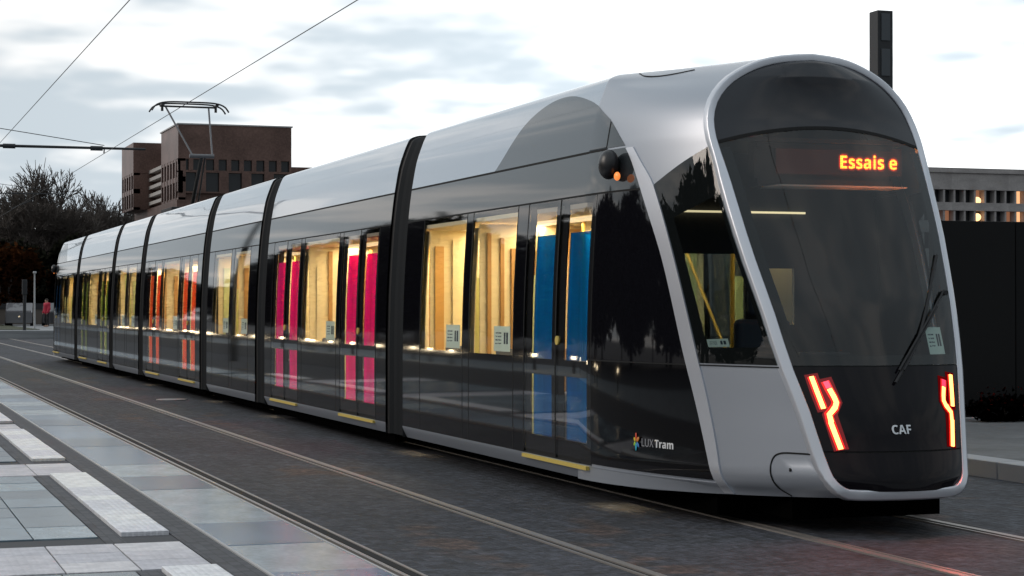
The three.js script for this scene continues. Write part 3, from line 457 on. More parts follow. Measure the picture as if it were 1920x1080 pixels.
  { const pts = []; for (let k = 0; k <= 24; k++) { const y = lerp(0.4, 2.95, k / 24); pts.push(new THREE.Vector2(halfW(6.68, y) - 0.012, y)); } for (let k = 24; k >= 0; k--) pts.push(new THREE.Vector2(-pts[k].x, pts[k].y));
    const plate = new THREE.Shape(pts); for (const [a, b, c, d] of [[0, 0.56, 1.30, 2.10], [-0.46, -0.20, 1.50, 1.98]]) { const h = new THREE.Path(); h.moveTo(a, c); h.lineTo(a, d); h.lineTo(b, d); h.lineTo(b, c); h.closePath(); plate.holes.push(h); }
    P('bulkhead', new THREE.ExtrudeGeometry(plate, { depth: 0.04, bevelEnabled: false }).rotateY(-Math.PI / 2).translate(6.70, 0, 0), M.cabGrey); }
  P('partition', box(5.93, 5.96, 0.36, 2.3, -1.0, -0.40), M.cream);
  P('bulkhead_pane', box(6.675, 6.685, 1.30, 2.10, 0, 0.56), M.cabGlass);
  P('driver_desk', merge([box(7.75, 8.70, 0.8, 1.12, -0.62, 0.62, 0.05), box(7.6, 8.2, 0.4, 0.9, -0.6, 0.6)]), M.dark);
  P('desk_console', box(7.95, 8.12, 1.10, 1.30, -0.22, 0.22, 0.02), M.dark);
  P('driver_seat', merge([box(7.0, 7.48, 0.78, 0.90, -0.26, 0.26, 0.05), box(6.95, 7.07, 0.88, 1.55, -0.25, 0.25, 0.05), box(6.96, 7.06, 1.58, 1.80, -0.13, 0.13, 0.04), box(7.15, 7.3, 0.4, 0.8, -0.1, 0.1)]), M.seat);
  P('notice', sheet((u, v) => { const p = faceZ(lerp(1.30, 1.50, v), lerp(-0.42, -0.585, u)); return [p[0] - 0.012, p[1], p[2]]; }, 2, 2, { ref: [1, 0, 0] }), M.paper);
  P('notice', sheet(winP(0.17, 0.46, 0.085, 0.125), 2, 2, { off: -0.002 }), M.paper);
  P('cab_light', box(6.72, 6.735, 2.445, 2.462, -0.55, 0.66), M.strip);
  // destination display
  P('display_case', merge([box(7.70, 7.86, 2.60, 2.66, -0.74, 0.46), box(7.70, 7.86, 2.90, 2.94, -0.74, 0.46), box(7.70, 7.80, 2.66, 2.90, -0.74, 0.46)]), M.dark);
  P('reflection_sheet', box(7.80, 8.12, 2.585, 2.598, -0.72, 0.40), M.reflectSheet);  // added translucent sheet imitating the amber reflection below the display
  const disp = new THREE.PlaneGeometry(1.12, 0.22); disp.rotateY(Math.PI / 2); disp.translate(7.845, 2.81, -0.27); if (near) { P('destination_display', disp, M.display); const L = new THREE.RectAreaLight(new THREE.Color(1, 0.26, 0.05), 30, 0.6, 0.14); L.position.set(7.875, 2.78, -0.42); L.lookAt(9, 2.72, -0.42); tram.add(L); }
  return s;
}
M.skirtPillar = M.frame;
M.brow = phys([0.016, 0.017, 0.022], 0.12, { ior: 1.5 });
M.pod = phys([0.012, 0.012, 0.014], 0.35);
M.reflectSheet = phys([0.85, 0.75, 0.68], 1, { transmission: 0.6, thickness: 0 });
{ // amber dot-matrix lettering, with a blurred red halo drawn round it as glow
  const c = document.createElement('canvas'); c.width = 1024; c.height = 200; const x = c.getContext('2d');
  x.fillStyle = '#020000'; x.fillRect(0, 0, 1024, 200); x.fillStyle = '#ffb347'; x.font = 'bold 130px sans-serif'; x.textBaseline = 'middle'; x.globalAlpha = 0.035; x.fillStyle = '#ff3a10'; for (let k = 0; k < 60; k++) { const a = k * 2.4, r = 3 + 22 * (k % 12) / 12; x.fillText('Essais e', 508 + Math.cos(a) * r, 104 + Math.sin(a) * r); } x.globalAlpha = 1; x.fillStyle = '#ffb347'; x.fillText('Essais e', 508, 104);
  x.fillStyle = 'rgba(20,5,2,0.55)'; for (let k = 0; k < 1024; k += 12) x.fillRect(k, 0, 3, 200); for (let k = 0; k < 200; k += 12) x.fillRect(0, k, 1024, 3);
  const t = new THREE.CanvasTexture(c); t.colorSpace = THREE.SRGBColorSpace;
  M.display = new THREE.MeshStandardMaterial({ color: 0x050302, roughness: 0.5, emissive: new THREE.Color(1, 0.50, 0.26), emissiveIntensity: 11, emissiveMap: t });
}
const nearCab = cab(false); cab(true);
{ // lettering and emblem on the near cab
  const bold = await new FontLoader().loadAsync('fonts/droid/droid_sans_bold.typeface.json'), reg = await new FontLoader().loadAsync('fonts/droid/droid_sans_regular.typeface.json');
  const chrome = phys([0.72, 0.74, 0.76], 0.2, { metalness: 0.8 }), white = std([0.75, 0.75, 0.75], 0.5), dim = std([0.28, 0.28, 0.30], 0.5);
  const wrap = (g, f) => { const p = g.attributes.position; for (let i = 0; i < p.count; i++) { const q = f(p.getX(i), p.getY(i), p.getZ(i)); p.setXYZ(i, ...q); } g.computeVertexNormals(); return g; };
  const caf = new TextGeometry('CAF', { font: bold, size: 0.064, depth: 0.006, curveSegments: 6 }); caf.computeBoundingBox(); const cw = caf.boundingBox.max.x;
  part(nearCab, 'nose_lettering', wrap(caf, (x, y, z) => { const q = faceZ(0.738 + y, (cw / 2 - x) * 1.02 + 0.005); return [q[0] + 0.004 + z, q[1], q[2]]; }), chrome);
  const side = (txt, font, m, x0) => { const g = new TextGeometry(txt, { font, size: 0.062, depth: 0.003, curveSegments: 4 }); g.computeBoundingBox(); const w = g.boundingBox.max.x; part(nearCab, 'side_lettering', wrap(g, (x, y, z) => { const X = x0 + x * 1.12, Y = 0.548 + y; return [X, Y, halfW(X, Y) + 0.006 + z]; }), m); return x0 + w * 1.12; };
  const e = side('LUX', reg, dim, 7.335); side('Tram', bold, white, e + 0.015);
  const cols = [[0.75, 0.08, 0.03], [0.75, 0.55, 0.03], [0.35, 0.6, 0.05], [0.03, 0.45, 0.6], [0.05, 0.2, 0.5], [0.7, 0.25, 0.05]];
  const emblem = cols.map((c, k) => { const a = k / 6 * Math.PI * 2, g = new THREE.SphereGeometry(0.021, 8, 6); g.scale(0.8, 1.5, 0.15); g.translate(0, 0.042, 0); g.rotateZ(a); g.translate(7.262, 0.578, halfW(7.262, 0.578) + 0.008); return part(nearCab, 'emblem_petal', g, std(c, 0.5)); });
}
{ // pantograph on the second bogie section's roof
  const p = tram, x = -21.8, d = M.wire;
  const g = [];
  g.push(tube([[x, 6.02, 0.86], [x, 6.13, 0.78], [x, 6.20, 0.62], [x, 6.225, 0], [x, 6.20, -0.62], [x, 6.13, -0.78], [x, 6.02, -0.86]], 0.02, 6, 30));
  g.push(tube([[x + 0.4, 6.02, 0.86], [x + 0.4, 6.13, 0.78], [x + 0.4, 6.20, 0.62], [x + 0.4, 6.225, 0], [x + 0.4, 6.20, -0.62], [x + 0.4, 6.13, -0.78], [x + 0.4, 6.02, -0.86]], 0.02, 6, 30));
  for (const z of [-0.6, 0.6]) g.push(rod([x, 6.17, z], [x + 0.4, 6.17, z], 0.035), rod([x + 0.2, 6.17, z], [x + 0.2, 6.03, z], 0.03));
  g.push(rod([x + 0.2, 6.14, -0.62], [x + 0.2, 6.14, 0.62], 0.022));
  part(p, 'pantograph_head', merge(g), d);
  part(p, 'pantograph_arm', merge([rod([x + 0.2, 6.12, 0.52], [x + 1.0, 4.98, 0.05], 0.02), rod([x + 0.2, 6.12, -0.44], [x + 1.0, 4.98, -0.38], 0.02), rod([x + 1.0, 4.98, 0.12], [x + 1.0, 4.98, -0.42], 0.045)]), M.steelGrey);
  part(p, 'pantograph_arm', merge([rod([x + 1.0, 4.98, -0.15], [x - 0.2, 3.86, -0.12], 0.045), rod([x + 1.0, 4.94, -0.22], [x + 0.1, 3.86, -0.2], 0.02)]), d);
  part(p, 'pantograph_base', merge([box(x - 0.6, x + 0.9, 3.78, 3.86, -0.5, 0.5, 0.02), ...[[-0.5, -0.4], [-0.5, 0.4], [0.8, -0.4], [0.8, 0.4]].map(([a, b]) => rod([x + a, 3.66, b], [x + a, 3.79, b], 0.05))]), M.dark);
}

// ---------------------------------------------------------------- overhead line
function wireThing(z, y, label) { single('contact_wire', merge([tube([[-160, y, z], [-60, y, z], [0, y, z], [40, y, z]], 0.008, 6, 40)]), M.wire, label, 'wire', [0, 0, 0], 'overhead contact wires'); }
wireThing(0, 6.25, 'thin overhead wire running to the raised pantograph');
wireThing(3.2, 6.28, 'thin overhead wire above the empty track on the left');
{
  const t = thing('catenary_mast', 'dark horizontal bracket arm carrying the overhead wires on the left', 'mast', [-36, 0, 6.4]);
  part(t, 'mast_pole', rod([0, 0, 0], [0, 7.4, 0], 0.12, 0.09, 12), M.mast);
  part(t, 'bracket_arm', merge([rod([0, 6.33, 0], [0, 6.34, -7.5], 0.05, 0.035, 8)]), M.mast);
  part(t, 'stay_wire', merge([rod([0, 7.3, 0], [0, 6.42, -6.3], 0.012, 0.012, 5), rod([0, 6.34, -3.3], [-0.9, 6.30, -3.2], 0.02), rod([0, 6.34, -6.3], [-0.9, 6.27, -6.4], 0.02)]), M.mast);
  for (const z of [-1.4, -3.4, -5.9]) part(t, 'insulator', rod([0, 6.33, z], [0, 6.33, z - 0.35], 0.07, 0.07, 10), M.mast);
  const f = thing('catenary_mast', 'faint far bracket with short steady arms behind the dark one', 'mast', [-72, 0, 3.6]);
  part(f, 'mast_pole', rod([0, 0, 0], [0, 7.9, 0], 0.11, 0.08, 10), M.mast);
  part(f, 'bracket_arm', rod([0, 7.0, 0], [0, 7.05, -6.2], 0.03, 0.025, 6), M.mast);
  part(f, 'stay_wire', merge([rod([0, 7.85, 0], [0, 7.1, -6], 0.012, 0.012, 5), rod([0, 6.75, -4.6], [0, 6.3, -3.6], 0.02), rod([0, 7.0, -4.6], [0, 6.75, -4.6], 0.02), rod([0, 7.0, -5.8], [0, 6.7, -6.6], 0.02)]), M.mast);
}
{ // box-section column beyond the near cab
  const t = thing('lighting_column', 'dark square column rising behind the near cab roof', 'column', [-5.03, 0.15, -8.05]);
  const q = YAW; const rot = (g) => g;
  part(t, 'column_shaft', box(-0.135, 0.135, 0, 6.12, -0.135, 0.135, 0.012), M.mast);
  for (const y of [4.55, 5.1, 5.65]) part(t, 'light_panel', box(0.136, 0.150, y, y + 0.42, -0.075, 0.075), M.lampDark);
}

// ---------------------------------------------------------------- buildings
const brickTex = dataTex(512, 512, (i, j) => { const n = vnoise(i / 6, j / 6, 61, 0, 0), m = vnoise(i / 64, j / 64, 62, 8, 8), f = hash2(i, j, 63), v = 1 + (n - 0.5) * 0.16 + (m - 0.5) * 0.2 + (f - 0.5) * 0.1; return [0.455 * v, 0.365 * v, 0.335 * v]; });
const rust = new THREE.MeshStandardMaterial({ map: rep(brickTex, 0.12, 0.12), roughness: 0.42, metalness: 0.7 });
const paneDark = phys([0.02, 0.022, 0.026], 0.08), louvre = std([0.42, 0.40, 0.38], 0.6), recess = rust;
function grid(parent, face, a0, a1, y0, y1, at, cols, rows, pier, beam, depth) {   // recessed panes between piers and beams; face 'x' looks to +x, 'z' to +z
  const bx = (u0, u1, ya, yb, d0, d1) => face === 'x' ? boxM(at - d1, at - d0, ya, yb, u0, u1) : boxM(u0, u1, ya, yb, at - d1, at - d0);
  const w = (a1 - a0) / cols, h = (y1 - y0) / rows;
  for (let c = 0; c < cols; c++) for (let r = 0; r < rows; r++) part(parent, 'window', bx(a0 + c * w + pier / 2, a0 + (c + 1) * w - pier / 2, y0 + r * h + beam / 2, y0 + (r + 1) * h - beam / 2, depth, depth + 0.05), paneDark);
  const fr = [];
  for (let c = 0; c <= cols; c++) fr.push(bx(Math.max(a0, a0 + c * w - pier / 2), Math.min(a1, a0 + c * w + pier / 2), y0, y1, 0, depth + 0.3));
  for (let r = 0; r <= rows; r++) fr.push(bx(a0, a1, Math.max(y0, y0 + r * h - beam / 2), Math.min(y1, y0 + r * h + beam / 2), 0.03, depth + 0.28));
  part(parent, 'window_frame', merge(fr), rust);
}
{
  const b = thing('office_block', 'rust brown office block with blind upper walls behind the tram roof', 'building');
  part(b, 'wall', boxM(-137.5, -128.8, 13.3, 15.95, -26, -17), rust);
  part(b, 'wall', boxM(-137.4, -129.3, 0, 13.3, -25.5, -17.5), recess);
  part(b, 'roof_edge', box(-137.6, -128.7, 15.95, 16.05, -26.1, -16.9), std([0.5, 0.5, 0.5], 0.7));
  grid(b, 'z', -137.5, -128.8, 10.05, 13.3, -17, 6, 2, 0.5, 0.4, 0.3);
  grid(b, 'x', -26, -17, 12.35, 13.3, -128.8, 9, 1, 0.35, 0.1, 0.3);
  grid(b, 'x', -26, -17, 10.6, 12.35, -128.8, 5, 1, 0.75, 0.25, 0.35);
  part(b, 'wall', boxM(-152.4, -128.75, 8.9, 10.05, -26.05, -16.9), rust);
  grid(b, 'z', -152.4, -128.8, 3.5, 8.9, -17, 28, 2, 0.35, 0.4, 0.3);
  grid(b, 'x', -26, -17, 3.5, 10.6 - 0.55 - 1.15, -128.8, 7, 2, 0.6, 0.4, 0.3);
  part(b, 'wall', boxM(-152.4, -128.8, 0, 3.5, -26, -17), rust);
  part(b, 'wall', boxM(-152.4, -137.6, 0, 13.2, -26, -17.6), recess);
  part(b, 'wall', boxM(-152.4, -145, 13.2, 15.8, -26, -15.76), rust);
  grid(b, 'z', -152.4, -145, 10.05, 13.2, -15.76, 5, 2, 0.45, 0.4, 0.3);
  part(b, 'wall', boxM(-152.4, -145.05, 10.05, 13.2, -17.7, -16.2), rust);
  for (let k = 0; k < 5; k++) part(b, 'louvre', boxM(-145, -137.6, 10.4 + k * 0.68, 10.68 + k * 0.68, -17.6, -17.1), louvre);
  part(b, 'wall', boxM(-137.5, -134, 11.2, 13.2, -30.4, -26.1), rust);
}
{ // long low building to the right
  const conc = new THREE.MeshStandardMaterial({ map: rep(dataTex(256, 256, (i, j) => { const v = 0.64 + (vnoise(i / 5, j / 3, 71, 0, 0) - 0.5) * 0.06 + (vnoise(i / 40, j / 18, 72, 0, 0) - 0.5) * 0.08; return [v, v * 0.97, v * 0.96]; }), 0.25, 0.25), roughness: 0.85 });
  const lit = std([0.3, 0.2, 0.1], 0.5, { emissive: new THREE.Color(1, 0.50, 0.24), emissiveIntensity: 1.1 }), warm = std([0.15, 0.1, 0.07], 0.4, { emissive: new THREE.Color(1, 0.42, 0.22), emissiveIntensity: 0.22 });
  const b = thing('office_block', 'low grey office building with warmly lit window rows at the right edge', 'building');
  part(b, 'parapet', boxM(-92, -80, 9.05, 10.12, -90, -40), conc);
  part(b, 'parapet', boxM(-92.1, -79.9, 9.82, 9.92, -90.1, -39.9), conc);
  part(b, 'wall', boxM(-92, -80.6, 0, 9.05, -90, -40.2), recess);
  const R = rng(31);
  for (const [y0, y1] of [[8.02, 8.8], [6.9, 7.53], [5.2, 6.2]]) {
    for (let z = -72; z < -50; z += 0.72) { const r = R(); part(b, 'window', box(-80.55, -80.5, y0, y1, z + 0.06, z + 0.60), r < 0.10 ? lit : r < 0.45 ? warm : paneDark); part(b, 'pier', boxM(-80.6, -80.05, y0, y1, z + 0.60, z + 0.72), conc); }
  }
  for (const [y0, y1] of [[8.8, 9.05], [7.53, 8.02], [6.2, 6.9], [0, 5.2]]) part(b, 'spandrel', boxM(-80.6, -80, y0, y1, -90, -40), conc);
  for (const [y, z] of [[7.15, -57.9], [8.15, -57.9]]) part(b, 'window_lamp', new THREE.SphereGeometry(0.24, 12, 8).translate(-80.2, y, z), std([1, 0.7, 0.4], 0.5, { emissive: new THREE.Color(1, 0.55, 0.25), emissiveIntensity: 2 }));
}
{ // dark hoarding with a low hedge before it, right of the near cab
  const t = thing('hoarding', 'tall black panelled hoarding at the right edge of the picture', 'hoarding', [-1, 0.15, 0]);
  const m1 = phys([0.006, 0.006, 0.0065], 0.6, { specularIntensity: 0.4 }), m2 = phys([0.008, 0.008, 0.0085], 0.6, { specularIntensity: 0.4 });
  for (let k = 0; k < 9; k++) part(t, 'panel', box(-0.05, 0.0 + (k % 2) * 0.006, 0.02, 2.66, -6.6 - (k + 1) * 1.2 + 0.01, -6.6 - k * 1.2, 0.003), k % 2 ? m1 : m2);
  for (let k = 0; k < 10; k++) part(t, 'post', box(-0.16, -0.06, 0, 2.6, -6.65 - k * 1.2, -6.55 - k * 1.2), m2);
}

// ---------------------------------------------------------------- vegetation
function bareTree(seed, H, spread = 0.55, levels = 6, thin = 1) {     // branching twigs, crown and trunk apart
  const R = rng(seed), trunk = [], twigs = [];
  const grow = (p, d, len, r, lev) => {
    const q = p.clone().addScaledVector(d, len); (lev < 2 ? trunk : twigs).push(openRod(p, q, r, r * 0.68, lev < 2 ? 6 : 3));
    if (lev >= levels) return;
    const n = lev === 0 ? 5 : lev < 4 ? 3 : 3;
    for (let k = 0; k < n; k++) {
      const a = R() * Math.PI * 2, tilt = spread * (0.5 + R() * 0.9) * (k === 0 ? 0.45 : 1);
      const side = V(Math.cos(a), 0, Math.sin(a)).cross(d).normalize(), nd = d.clone().applyAxisAngle(side.lengthSq() ? side : V(1, 0, 0), tilt); nd.y += 0.10; nd.normalize();
      const s = p.clone().lerp(q, k === 0 ? 1 : 0.45 + R() * 0.55);
      grow(s, nd, len * (0.62 + R() * 0.22), Math.max(r * (k === 0 ? 0.68 : 0.5), 0.012 * thin), lev + 1);
    }
  };
  grow(V(0, 0, 0), V((R() - 0.5) * 0.1, 1, (R() - 0.5) * 0.1).normalize(), H * 0.27, H * 0.022, 0);
  return { trunk: mergeGeometries(trunk), crown: mergeGeometries(twigs) };
}
function openRod(A, B, r0, r1, n) { const d = B.clone().sub(A), g = new THREE.CylinderGeometry(r1, r0, d.length(), n, 1, true); g.applyQuaternion(new THREE.Quaternion().setFromUnitVectors(V(0, 1, 0), d.clone().normalize())); g.translate((A.x + B.x) / 2, (A.y + B.y) / 2, (A.z + B.z) / 2); return g.toNonIndexed(); }
const barkM = std([0.07, 0.06, 0.054], 0.9), twigM = std([0.105, 0.09, 0.08], 0.9), leafBrown = std([0.30, 0.12, 0.05], 0.9), leafDark = std([0.034, 0.038, 0.028], 0.9);
function leafCloud(seed, n, rx, ry, rz, cy, size) {                  // small leaf faces spread through an uneven crown
  const R = rng(seed), pos = [], nor = [];
  for (let k = 0; k < n; k++) {
    const a = R() * Math.PI * 2, b = Math.acos(2 * R() - 1), lump = 0.72 + 0.42 * vnoise(a * 2.2 + 9, b * 2.6, seed), rr = Math.cbrt(0.15 + 0.85 * R()) * lump;
    const c = V(Math.sin(b) * Math.cos(a) * rx * rr, cy + Math.cos(b) * ry * rr, Math.sin(b) * Math.sin(a) * rz * rr);
    const u = V(R() - 0.5, R() - 0.5, R() - 0.5).normalize().multiplyScalar(size * (0.6 + R() * 0.8)), w = V(R() - 0.5, R() - 0.5, R() - 0.5).normalize().multiplyScalar(size * 0.7), nn = u.clone().cross(w).normalize();
    for (const q of [c.clone().sub(u), c.clone().add(w), c.clone().add(u), c.clone().sub(u), c.clone().add(u), c.clone().sub(w)]) { pos.push(q.x, q.y, q.z); nor.push(nn.x, nn.y, nn.z); }
  }
  const g = new THREE.BufferGeometry(); g.setAttribute('position', new THREE.Float32BufferAttribute(pos, 3)); g.setAttribute('normal', new THREE.Float32BufferAttribute(nor, 3)); g.setAttribute('uv', new THREE.Float32BufferAttribute(new Float32Array(pos.length / 3 * 2), 2)); return g;
}
const treeKinds = [bareTree(3, 13, 0.55, 7, 2.2), bareTree(8, 12, 0.62, 7, 2.2), bareTree(15, 10, 0.5, 6, 2.5)];
function tree(kind, x, y, z, s, turn, label, group) { const t = thing('bare_tree', label, 'tree', [x, y, z], group); part(t, 'trunk', treeKinds[kind].trunk, barkM); part(t, 'crown', treeKinds[kind].crown, twigM); t.scale.setScalar(s); t.rotation.y = turn; return t; }
const GT = 'bare winter trees at the left';
tree(0, -152, 0.4, -9.0, 1.2, 0.3, 'tallest dark bare tree at the left, between the overhead wires and the tram end', GT);
tree(1, -150, 0.4, -6.2, 1.1, 1.9, 'dark bare tree nearest the left edge of the picture', GT);
tree(1, -149, 0.4, -11.0, 1.02, 4.1, 'dark bare tree between the tallest tree and the brown block', GT);
tree(2, -170, 0.4, -15.8, 1.28, 2.2, 'low thin bare tree just left of the brown block', GT);
tree(2, -175, 0.4, -13.4, 1.25, 5.0, 'hazy bare tree in the gap left of the brown block', GT);
tree(0, -160, 0.4, -4.0, 0.9, 5.2, 'bare tree cut by the left edge of the picture', GT);
tree(2, -145, 0.4, -12.8, 0.85, 0.9, 'short bare tree standing before the far end roof of the tram', GT);
tree(1, -176, 0.4, -11.2, 1.15, 3.3, 'grey bare tree right of the tallest one, over the far cab', GT);
tree(0, -182, 0.4, -14.6, 1.0, 1.2, 'grey bare tree with a spreading top in the gap before the brown block', GT);
tree(2, -178, 0.4, -8.4, 1.3, 0.2, 'grey bare tree behind the tallest dark one', GT);
tree(1, -150, 0.4, -13.6, 0.75, 2.6, 'low bare tree above the roof of the far cab', GT);
tree(2, -172, 0.4, -17.6, 1.45, 4.4, 'grey bare tree touching the left wall of the brown block', GT);
tree(1, -168, 0.4, -16.2, 1.12, 0.6, 'grey bare tree one step left of the brown block', GT);
tree(0, -190, 0.4, -16.5, 1.05, 2.0, 'pale bare tree far behind, between the tall tree and the brown block', GT);
function bush(name, label, category, pos, geo, mat, trunkH, group) { const t = thing(name, label, category, pos, group); part(t, 'crown', geo, mat); part(t, 'trunk', rod([0, 0, 0], [0, trunkH, 0], 0.14, 0.09, 7), barkM); return t; }
const evA = leafCloud(41, 5200, 3.2, 3.2, 3.0, 4.0, 0.26), evB = leafCloud(47, 4200, 2.6, 2.6, 2.6, 3.2, 0.24), brn = leafCloud(53, 2200, 1.9, 2.0, 1.9, 3.4, 0.15), low = leafCloud(59, 4200, 3.4, 1.5, 1.4, 1.3, 0.2);
const GE = 'dark evergreens at the left';
bush('evergreen_tree', 'dark evergreen mass below the bare trees beside the tram end', 'tree', [-140, 0.4, -10.4], evA, leafDark, 3.2, GE);
bush('evergreen_tree', 'dark evergreen behind the small far cab roof', 'tree', [-138, 0.4, -13.8], evB, leafDark, 3, GE);
bush('evergreen_tree', 'dark evergreen left of the lamp post', 'tree', [-144, 0.4, -6.4], evA, leafDark, 3.2, GE).scale.setScalar(0.95);
bush('evergreen_tree', 'dark evergreen under the left end of the bracket arm', 'tree', [-146, 0.4, -3.4], evB, leafDark, 3, GE).scale.setScalar(1.3);
bush('autumn_tree', 'rust brown leafy tree at the left edge', 'tree', [-112, 0.4, -3.0], brn, leafBrown, 3, 'brown leaved trees').scale.set(1.1, 1.05, 1.35);
bush('autumn_tree', 'small red brown tree beside the far cab', 'tree', [-112, 0.4, -6.3], leafCloud(54, 1500, 0.9, 1.2, 1.0, 2.9, 0.15), leafBrown, 2.4, 'brown leaved trees');
{ // hedge row across the left distance
  const R = rng(77); let k = 0;
  for (const [x, z, s] of [[-128, -1.5, 1], [-128, -6.5, 1.05], [-130, -10.5, 0.95]]) { const h = thing('hedge', ['low dark hedge at the far left under the brown tree', 'low dark hedge behind the person in red', 'low dark hedge hidden partly by the far cab'][k++], 'hedge', [x, 0.3, z], 'low hedges in the distance'); part(h, 'foliage', low, leafDark); part(h, 'stem', rod([0, 0, 0], [0, 0.9, 0], 0.05), barkM); h.scale.setScalar(s); h.rotation.y = Math.PI / 2; }
}
{ // planting before the hoarding, dark leaves with scattered red flecks
  const R = rng(91), flecked = std([0.42, 0.04, 0.03], 0.6), leafNear = std([0.010, 0.010, 0.009], 0.9);
  [['small red flecked shrub before the black hoarding, beside the cab', -7.2], ['small red flecked shrub before the hoarding, in the middle', -8.2], ['small red flecked shrub at the right edge before the hoarding', -9.2]].forEach(([l, z], k) => { const t = thing('red_flecked_shrub', l, 'shrub', [-0.35, 0.15, z], 'berry shrubs before the hoarding'); part(t, 'foliage', leafCloud(95 + k, 900, 0.26, 0.2, 0.62, 0.16, 0.05), leafNear); part(t, 'red_flecks', leafCloud(105 + k, 110, 0.3, 0.24, 0.6, 0.24, 0.03), flecked).userData.kind = 'stuff'; part(t, 'stem', rod([0, 0, 0], [0, 0.25, 0], 0.02), barkM); });
}
// trees and a terrace on the platform's side, mirrored in the tram's black flank
for (let k = 0; k < 11; k++) { const R = rng(300 + k); tree(k % 3, -6 - k * 13 - R() * 5, 0, 33 + R() * 16, 0.72 + R() * 0.3, R() * 6, ['nearest', 'second', 'third', 'fourth', 'fifth', 'sixth', 'seventh', 'eighth', 'ninth', 'tenth', 'farthest'][k] + ' bare tree of the row behind the platform, seen mirrored in the tram', 'trees behind the platform'); }
for (let k = 0; k < 20; k++) { const R = rng(400 + k); const o = bush('evergreen_tree', ['first', 'second', 'third', 'fourth', 'fifth', 'sixth', 'seventh', 'eighth', 'ninth', 'tenth', 'eleventh', 'twelfth', 'thirteenth', 'fourteenth', 'fifteenth', 'sixteenth', 'seventeenth', 'eighteenth', 'nineteenth', 'last'][k] + ' dark evergreen of the row behind the platform, seen mirrored in the tram', 'tree', [-4 - k * 6.8 - R() * 3, 0, 28 + R() * 9], k % 2 ? evA : evB, leafDark, 3, 'evergreens behind the platform'); o.scale.set(2.0 + R() * 0.5, 1.25 + R() * 0.55, 2.0); o.rotation.y = R() * 6; }
for (let k = 0; k < 9; k++) { const R = rng(600 + k); const o = bush('evergreen_tree', ['first', 'second', 'third', 'fourth', 'fifth', 'sixth', 'seventh', 'eighth', 'ninth'][k] + ' dark evergreen closing the street left of the picture, seen mirrored in the tram', 'tree', [-146 - R() * 10, 0.3, 2 + k * 6.5], k % 2 ? evA : evB, leafDark, 3, 'evergreens closing the street'); o.scale.set(1.7, 1.0 + R() * 0.25, 1.7); o.rotation.y = R() * 6; }
{ // added low lamps out of view, standing in for a mirrored row of headlights
  const glow = std([0.9, 0.8, 0.6], 0.5, { emissive: new THREE.Color(1, 0.80, 0.52), emissiveIntensity: 15 });
  for (let k = 0; k < 30; k++) {
    const R = rng(500 + k), x = -8 - k * 3.3 - R() * 1.6;
    const t = thing('standin_lamp', 'added low stand-in lamp behind the platform, seen mirrored in the tram', 'lamp', [x, 0, 12 + R() * 1.2], 'stand-in lamps behind the platform');
    part(t, 'post', rod([0, 0, 0], [0, 0.5, 0], 0.05, 0.05, 10), M.mast);
    part(t, 'lamp_head', new THREE.CylinderGeometry(0.07, 0.07, 0.12, 10).translate(0, 0.57, 0), glow);
    part(t, 'cap', new THREE.CylinderGeometry(0.085, 0.085, 0.02, 10).translate(0, 0.65, 0), M.mast);
    const L = new THREE.PointLight(new THREE.Color(1, 0.80, 0.52), 0.5); L.position.set(0, 0.57, 0); t.add(L);
  }
}

